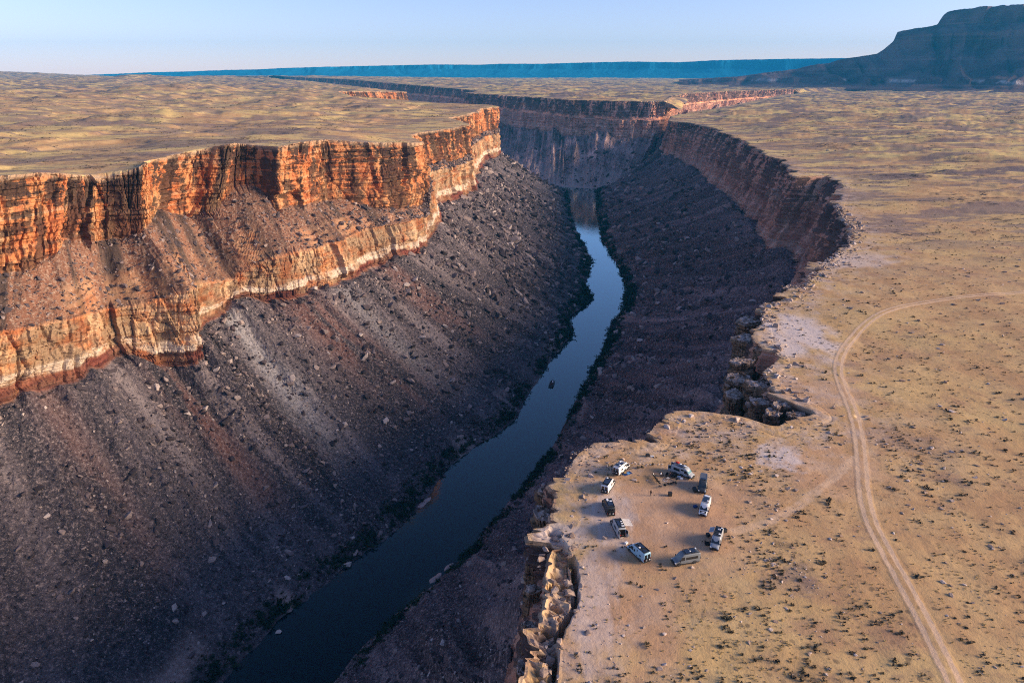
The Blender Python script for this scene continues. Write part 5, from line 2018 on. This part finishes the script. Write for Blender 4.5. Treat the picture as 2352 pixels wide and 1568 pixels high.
crate("storage_bin", "dark storage bin near the front wheel of the nose-out silver van", "storage bin", 1726, 1331, .0, CLOTH_B, .5, .45, .5)
crate("storage_bin", "dark storage bin on the outer side of the nose-out silver van", "storage bin", 1768, 1302, .4, PLASTIC, .45, .4, .9)
crate("storage_bin", "dark storage bin beside the white van with the black hood", "storage bin", 1697, 1240, .4, CLOTH_N, .45, .35, .5)
crate("storage_bin", "tall dark storage bin beside the nose-out black van", "storage bin", 1696, 1198, .05, PLASTIC, .4, .85, .7)
crate("cooler_box", "grey cooler box on the ground behind the silver van with the awning", "cooler box", 1532, 1309, .4, CLOTH_G, .34, .26, .42)
crate("cooler_box", "grey cooler box in front of the pale blue van", "cooler box", 1529, 1326, .7, WHITE_P, .34, .26, .36)
x, y, z = g3(1531, 1157)
root = thing("ground_mat", "blue ground mat spread below the open door of a white van", "ground mat", (x, y, z), math.atan2(16, 20) - .15)
bm = bm_new()
bm_box(bm, (-1.35, -.65, .03), (1.35, .65, .05), .004)
fin("mat", bm, CLOTH_N, root)
bm = bm_new()
bm_box(bm, (-.1, -.5, .052), (.75, .5, .066), .004)
fin("pale_stripe", bm, simple("light_blue_cloth", (.12, .30, .55), .9, .1), root)
u, v = 1526.2, 1157.5
camp_table("folded yellow step table at the edge of the blue ground mat", u, v, .4, simple("ochre_board", (.45, .30, .08), .8, .1), .35, .25, .4)

for i, (u, v) in enumerate([(1534.6, 1129.8), (1543.5, 1130.7), (1552.5, 1132), (1562, 1132.3), (1571.5, 1132.8), (1580.5, 1133.5), (1588.5, 1134), (1597.5, 1134.2), (1608, 1134.3), (1617, 1134.2)]):
    x, y, z = g3(u, v)
    me = ROCKS[i % 9].copy()
    me.materials.clear()
    me.materials.append(M_PEBBLE)
    o = link("stone", me, None, (x, y, z + .06), i * 1.3)
    o.scale = (.5, .45, .36)
    tag(o, "pale stone in the straight row laid across the camp soil", "stone", "stones laid in a row")

# ---- raft on the river
xb, yb, _ = src(1347, 938, ZW)
root = thing("raft", "long dark motor raft drifting alone near the far bank of the river", "raft", (xb, yb, ZW - .25), R(78))
RAFT = simple("raft_rubber", (.022, .02, .024), .6, .3)
for s in (1, -1):
    bm = bm_new()
    pts = [(-7, s * 1.5, .5), (-4, s * 1.75, .5), (3.5, s * 1.75, .5), (6.2, s * 1.3, .65), (7.6, s * .45, 1.0)]
    bm_tube(bm, pts, [.45, .6, .6, .55, .35], 12)
    fin("side_tube", bm, RAFT, root, True)
bm = bm_new()
bm_box(bm, (-6.8, -1.5, .35), (5.5, 1.5, .55), .1)
fin("deck", bm, RAFT, root)
bm = bm_new()
bm_box(bm, (-3.6, -1.1, .55), (1.5, 1.1, 1.05), .1)
fin("gear_pile", bm, simple("brown_tarp", (.06, .04, .035), .9, .1), root)
bm = bm_new()
bm_box(bm, (2.6, -.9, .56), (4.2, .1, 1.15), .15)
fin("white_sack", bm, CLOTH_W, root)
bm = bm_new()
bm_box(bm, (5.0, -.3, .7), (6.8, .25, 1.1), .12)
fin("white_bow_bag", bm, CLOTH_W, root)
bm = bm_new()
bm_box(bm, (-7.7, -.25, .1), (-7.1, .25, 1.2), .08)
fin("motor", bm, PLASTIC, root)


# ------------------------------------------------------------------ sandbars and rocks at the water's edge
SAND = NT("wet_sand")
psd = SAND.pos()
M_SAND = SAND.done(SAND.mix(SAND.noise(psd, .35, 4), (.34, .215, .18), (.50, .38, .33)), .8, .2)
for i, (u, v, ra_, rb_, rot) in enumerate([(970, 1155, 11, 3.6, .95), (688, 1352, 7, 2.2, .95), (742, 1306, 8, 1.6, .6), (1000, 1326, 8, 2.4, .95), (1030, 1300, 6, 1.6, .95), (1295, 690, 10, 4, 1.2)]):
    x0, y0, _ = at_z(u, v, ZW)
    n, m = 40, 8
    th = np.linspace(0, 2 * math.pi, n, endpoint=False)
    rr_ = np.linspace(0, 1, m)[:, None]
    bnd = 1 + .30 * perlin(np.cos(th) * 1.4, np.sin(th) * 1.4, 60 + i) + .10 * perlin(np.cos(th) * 4, np.sin(th) * 4, 70 + i)
    lx, ly = rr_ * np.cos(th) * bnd * ra_, rr_ * np.sin(th) * bnd * rb_
    lz = ZW - .9 + 1.25 * (1 - rr_ ** 2) + .12 * perlin(lx / 2, ly / 2, 90 + i)
    X_ = x0 + lx * math.cos(rot) - ly * math.sin(rot)
    Y_ = y0 + lx * math.sin(rot) + ly * math.cos(rot)
    ii = np.arange(n * m).reshape(m, n)
    jj = np.roll(ii, -1, 1)
    struct("sandbar", np_mesh("sandbar", np.stack([X_, Y_, lz], -1).reshape(-1, 3), np.stack([ii[:-1], ii[1:], jj[1:], jj[:-1]], -1).reshape(-1, 4), M_SAND, flat=False))
for i, (u, v, sz_, lab) in enumerate([(797, 1297, 5.0, "large pale boulder standing alone in the water off the rubble slope"), (826, 1272, 4.4, "flat reddish boulder at the waterline upstream of the lone boulder in the river"),
                                      (640, 1452, 3.0, "pale boulder among bushes at the waterline, nearest the camera on the far bank"), (1020, 1092, 3.2, "dark boulder at the water's edge just upstream of the large sandbar")]):
    x0, y0, _ = at_z(u, v, ZW)
    me = ROCKS[(i * 2 + 1) % 9].copy()
    me.materials.clear()
    me.materials.append(M_PEBBLE if i in (0, 2) else M_BOULDER)
    o = link("boulder", me, None, (x0, y0, ZW + .5), i * 1.9)
    o.scale = (sz_, sz_ * .8, sz_ * .8)
    tag(o, lab, "boulder", None)

# ------------------------------------------------------------------ plants
def leaf_clump(n, seed, spread, leaf, up=.5, stems=True, mats=()):
    r = np.random.default_rng(seed)
    V, FC, MI = [], [], []
    ctr = r.normal(size=(max(3, n // 14), 3)) * np.array([.30, .30, .12])
    for i in range(n):
        c = ctr[r.integers(len(ctr))]
        d = r.normal(size=3)
        d /= np.linalg.norm(d)
        p = c + d * r.uniform(.08, .26)
        p[2] = abs(p[2]) * up * 1.5 + r.uniform(.03, .14)
        a = r.normal(size=3)
        a /= np.linalg.norm(a)
        b = np.cross(a, r.normal(size=3))
        b /= np.linalg.norm(b)
        l = leaf * r.uniform(.6, 1.3)
        k = len(V)
        V += [p - a * l - b * l * .45, p + a * l - b * l * .3, p + a * l * .8 + b * l * .45, p - a * l * .7 + b * l * .4]
        FC.append((k, k + 1, k + 2, k + 3))
    return np.array(V) * spread, np.array(FC)


def plant_mat(name, stops, attr=True):
    k = NT(name)
    f = k.attr("rnd") if attr else k.node("ShaderNodeObjectInfo").outputs["Random"]
    n = k.noise(k.pos(), 3.0, 3)
    c = k.ramp(k.math('ADD', k.math('MULTIPLY', f, .7), k.math('MULTIPLY', n, .3)), stops)
    return k.done(c, .85, .15)


SAGE_ST = [(0, (.028, .026, .020)), (.5, (.055, .048, .032)), (.8, (.095, .078, .042)), (1, (.17, .13, .06))]
BUSH_ST = [(0, (.008, .016, .010)), (.5, (.018, .032, .018)), (.85, (.040, .058, .026)), (1, (.08, .085, .035))]
M_SAGE, M_SAGE_O = plant_mat("sage_leaves", SAGE_ST), plant_mat("sage_leaves_single", SAGE_ST, False)
M_BUSH, M_BUSH_O = plant_mat("riverside_leaves", BUSH_ST), plant_mat("riverside_leaves_single", BUSH_ST, False)
M_GRASS = plant_mat("dry_grass_blades", [(0, (.26, .19, .08)), (.5, (.40, .31, .13)), (1, (.52, .43, .20))])
SAGE = [leaf_clump(34, 40 + i, 1.0, .13, .5) for i in range(6)]
BUSH = [leaf_clump(90, 60 + i, 1.0, .10, .9) for i in range(6)]
SAGE_ME = [np_mesh("sage_shrub", v, f, M_SAGE_O) for v, f in SAGE]
BUSH_ME = [np_mesh("riverside_bush", v, f, M_BUSH_O) for v, f in BUSH]


def scatter_cards(name, arrs, P, size, mat, rng):
    V, FC, RN = scatter_mesh(arrs, P, size, rng, .05, None, .25)
    return struct(name, np_mesh(name, V, FC, mat, {"rnd": RN}), None, 'stuff')


rg = np.random.default_rng(77)
N = 30000
az_ = rg.uniform(-10, 50, N)
rr_ = 85 * (620 / 85) ** rg.random(N)
x_, y_ = rr_ * np.sin(np.radians(az_)), rr_ * np.cos(np.radians(az_))
sd_ = sdist(x_, y_)
at_ = ground_attrs(x_, y_, sd_)
td = np.full(N, 1e9)
for q in cl[::6]:
    td = np.minimum(td, (x_ - q[0]) ** 2 + (y_ - q[1]) ** 2)
clump_ = .35 + .9 * fbm(x_ / 34, y_ / 26, 31, 4) + 1.6 * at_["belt"]
wgt = np.clip(clump_, .04, 1) * (1 - .97 * at_["bare"]) * (1 - .7 * at_["pale"]) * (1 - np.clip(at_["track"] * 2, 0, 1)) * smooth(1.5, 9, sd_) * (np.sqrt(td) > 3.6)
wgt = wgt * np.clip((rr_ / 330) ** 1.0, .10, 1)
ok = rg.random(N) < wgt * .62
x_, y_, sd_ = x_[ok], y_[ok], sd_[ok]
P = np.stack([x_, y_, plateau_h(x_, y_, sd_)], -1)
sz_ = rg.uniform(.5, 1.0, len(P)) + .9 * rg.random(len(P)) ** 6
view = sz_ / np.linalg.norm(P - np.array([0, 0, CAM_H]), axis=1)
u_ = P[:, 0] / (P[:, 1] * CP + (CAM_H) * SP)
v_ = (-(CAM_H - P[:, 2]) * CP + P[:, 1] * SP) / (P[:, 1] * CP + CAM_H * SP)
inview = (np.abs(u_) < .74) & (v_ > -.49)
order = np.argsort(-view * inview)
big_, rest_ = order[:290], order[290:]
for i in big_:
    o = link("sage_shrub", SAGE_ME[i % 6], None, (P[i, 0], P[i, 1], P[i, 2] - .03), float(rg.uniform(0, 6.28)))
    s_ = sz_[i] * 1.25
    o.scale = (s_ * rg.uniform(.85, 1.3), s_ * rg.uniform(.85, 1.2), s_ * rg.uniform(.7, 1.1))
    tag(o, "small dark desert shrub growing on the tan plateau around the camp and the dirt track", "shrub", "desert shrubs on the near plateau")
scatter_cards("scrub", SAGE, P[rest_], sz_[rest_] * 1.15, M_SAGE, rg)
print("shrubs", len(P))
N = 16000
az_ = rg.uniform(-6, 48, N)
rr_ = 85 * (330 / 85) ** rg.random(N)
x_, y_ = rr_ * np.sin(np.radians(az_)), rr_ * np.cos(np.radians(az_))
sd_ = sdist(x_, y_)
at_ = ground_attrs(x_, y_, sd_)
ok = (rg.random(N) < np.clip(.4 + fbm(x_ / 22, y_ / 22, 35, 3), 0, 1) * (1 - .95 * at_["bare"]) * smooth(1.5, 7, sd_) * (1 - np.clip(at_["track"] * 2, 0, 1)))
td = np.full(N, 1e9)
for q in cl[::6]:
    td = np.minimum(td, (x_ - q[0]) ** 2 + (y_ - q[1]) ** 2)
ok &= np.sqrt(td) > 3.0
x_, y_, sd_ = x_[ok], y_[ok], sd_[ok]
P = np.stack([x_, y_, plateau_h(x_, y_, sd_)], -1)
scatter_cards("dry_grass", SAGE, P, rg.uniform(.25, .6, len(P)), M_GRASS, rg)

# low dark scrub and rubble specks dotted over the farther tablelands
rg = np.random.default_rng(79)
N = 60000
az_ = rg.uniform(-46, 46, N)
rr_ = 480 * (2600 / 480) ** rg.random(N)
x_, y_ = rr_ * np.sin(np.radians(az_)), rr_ * np.cos(np.radians(az_))
sd_ = sdist(x_, y_)
ok = (sd_ > 6) & (rg.random(N) < np.clip(.05 + 1.1 * fbm(x_ / 90, y_ / 50, 33, 4), 0, .8))
x_, y_, sd_ = x_[ok], y_[ok], sd_[ok]
P = np.stack([x_, y_, plateau_h(x_, y_, sd_)], -1)
scatter_cards("far_scrub", SAGE, P, rg.uniform(.8, 1.8, len(P)) * np.clip(np.hypot(x_, y_) / 800, .8, 1.8), M_SAGE, rg)

# flat stones lying in the scrub belt and over the rocky ground
rg = np.random.default_rng(78)
N = 30000
az_ = rg.uniform(-6, 48, N)
rr_ = 85 * (520 / 85) ** rg.random(N)
x_, y_ = rr_ * np.sin(np.radians(az_)), rr_ * np.cos(np.radians(az_))
sd_ = sdist(x_, y_)
at_ = ground_attrs(x_, y_, sd_)
td = np.full(N, 1e9)
for q in cl[::6]:
    td = np.minimum(td, (x_ - q[0]) ** 2 + (y_ - q[1]) ** 2)
w_ = np.clip(.9 * at_["belt"] + .10 + .5 * at_["rim"] * np.clip(fbm(x_ / 12, y_ / 12, 41, 3) + .2, 0, 1), 0, 1) * (1 - .93 * at_["bare"]) * (np.sqrt(td) > 3.2) * (sd_ > 1)
ok = rg.random(N) < w_ * .8
x_, y_, sd_ = x_[ok], y_[ok], sd_[ok]
P = np.stack([x_, y_, plateau_h(x_, y_, sd_)], -1)
szz = np.clip(.22 * (1 - rg.random(len(P))) ** -.55, .18, 1.1) * np.clip(np.hypot(x_, y_) / 170, .8, 2.4)
V, FC, RN = scatter_mesh([(c * np.array([1, 1, .55]), f) for c, f in ROCK_ARR], P, szz, rg, .15)
struct("ground_stones", np_mesh("ground_stones", V, FC, M_RIMROCK, {"rnd": RN}), None, 'stuff')

# bushes along both banks
for key, group, lab, n_one, n_all in (("canyon_wall100", "bushes along the far bank", "dark green bush growing at the waterline on the rubble slope bank across from the camp", 130, 3400),
                                      ("canyon_wall300", "bushes along the camp side bank", "dark green bush growing at the waterline on the bank below the camp", 120, 3400)):
    surf, r3, r4, b0, b1, T = TALUS[key]
    rg = np.random.default_rng(len(key) + n_one)
    Pb, t = pick(surf, r3, r4 - .5, 90000, rg)
    ok = (t > .895) & (rg.random(len(t)) < np.clip(.5 + 1.5 * fbm(Pb[:, 0] / 28, Pb[:, 1] / 28, 91, 3), .10, 1) * smooth(.90, .97, t)) & (Pb[:, 1] < 1750)
    Pb = Pb[ok][:n_all]
    Pb[:, 2] = np.maximum(Pb[:, 2], ZW - .2)
    sz_ = rg.uniform(1.8, 5.2, len(Pb)) * np.clip(np.hypot(Pb[:, 0], Pb[:, 1]) / 500, .75, 1.6)
    d = np.linalg.norm(Pb - np.array([0, 0, CAM_H]), axis=1)
    u_ = Pb[:, 0] / (Pb[:, 1] * CP + (CAM_H - ZW) * SP)
    v_ = (-(CAM_H - ZW) * CP + Pb[:, 1] * SP) / (Pb[:, 1] * CP + (CAM_H - ZW) * SP)
    inv = (np.abs(u_) < .74) & (v_ > -.49)
    order = np.argsort(-(sz_ / d) * inv)
    for i in order[:n_one]:
        o = link("riverside_bush", BUSH_ME[i % 6], None, (Pb[i, 0], Pb[i, 1], Pb[i, 2] - .1), float(rg.uniform(0, 6.28)))
        o.scale = (sz_[i] * rg.uniform(.9, 1.4), sz_[i] * rg.uniform(.9, 1.3), sz_[i] * rg.uniform(.7, 1.0))
        tag(o, lab, "bush", group)
    scatter_cards("riverside_scrub", BUSH, Pb[order[n_one:]], sz_[order[n_one:]], M_BUSH, rg)
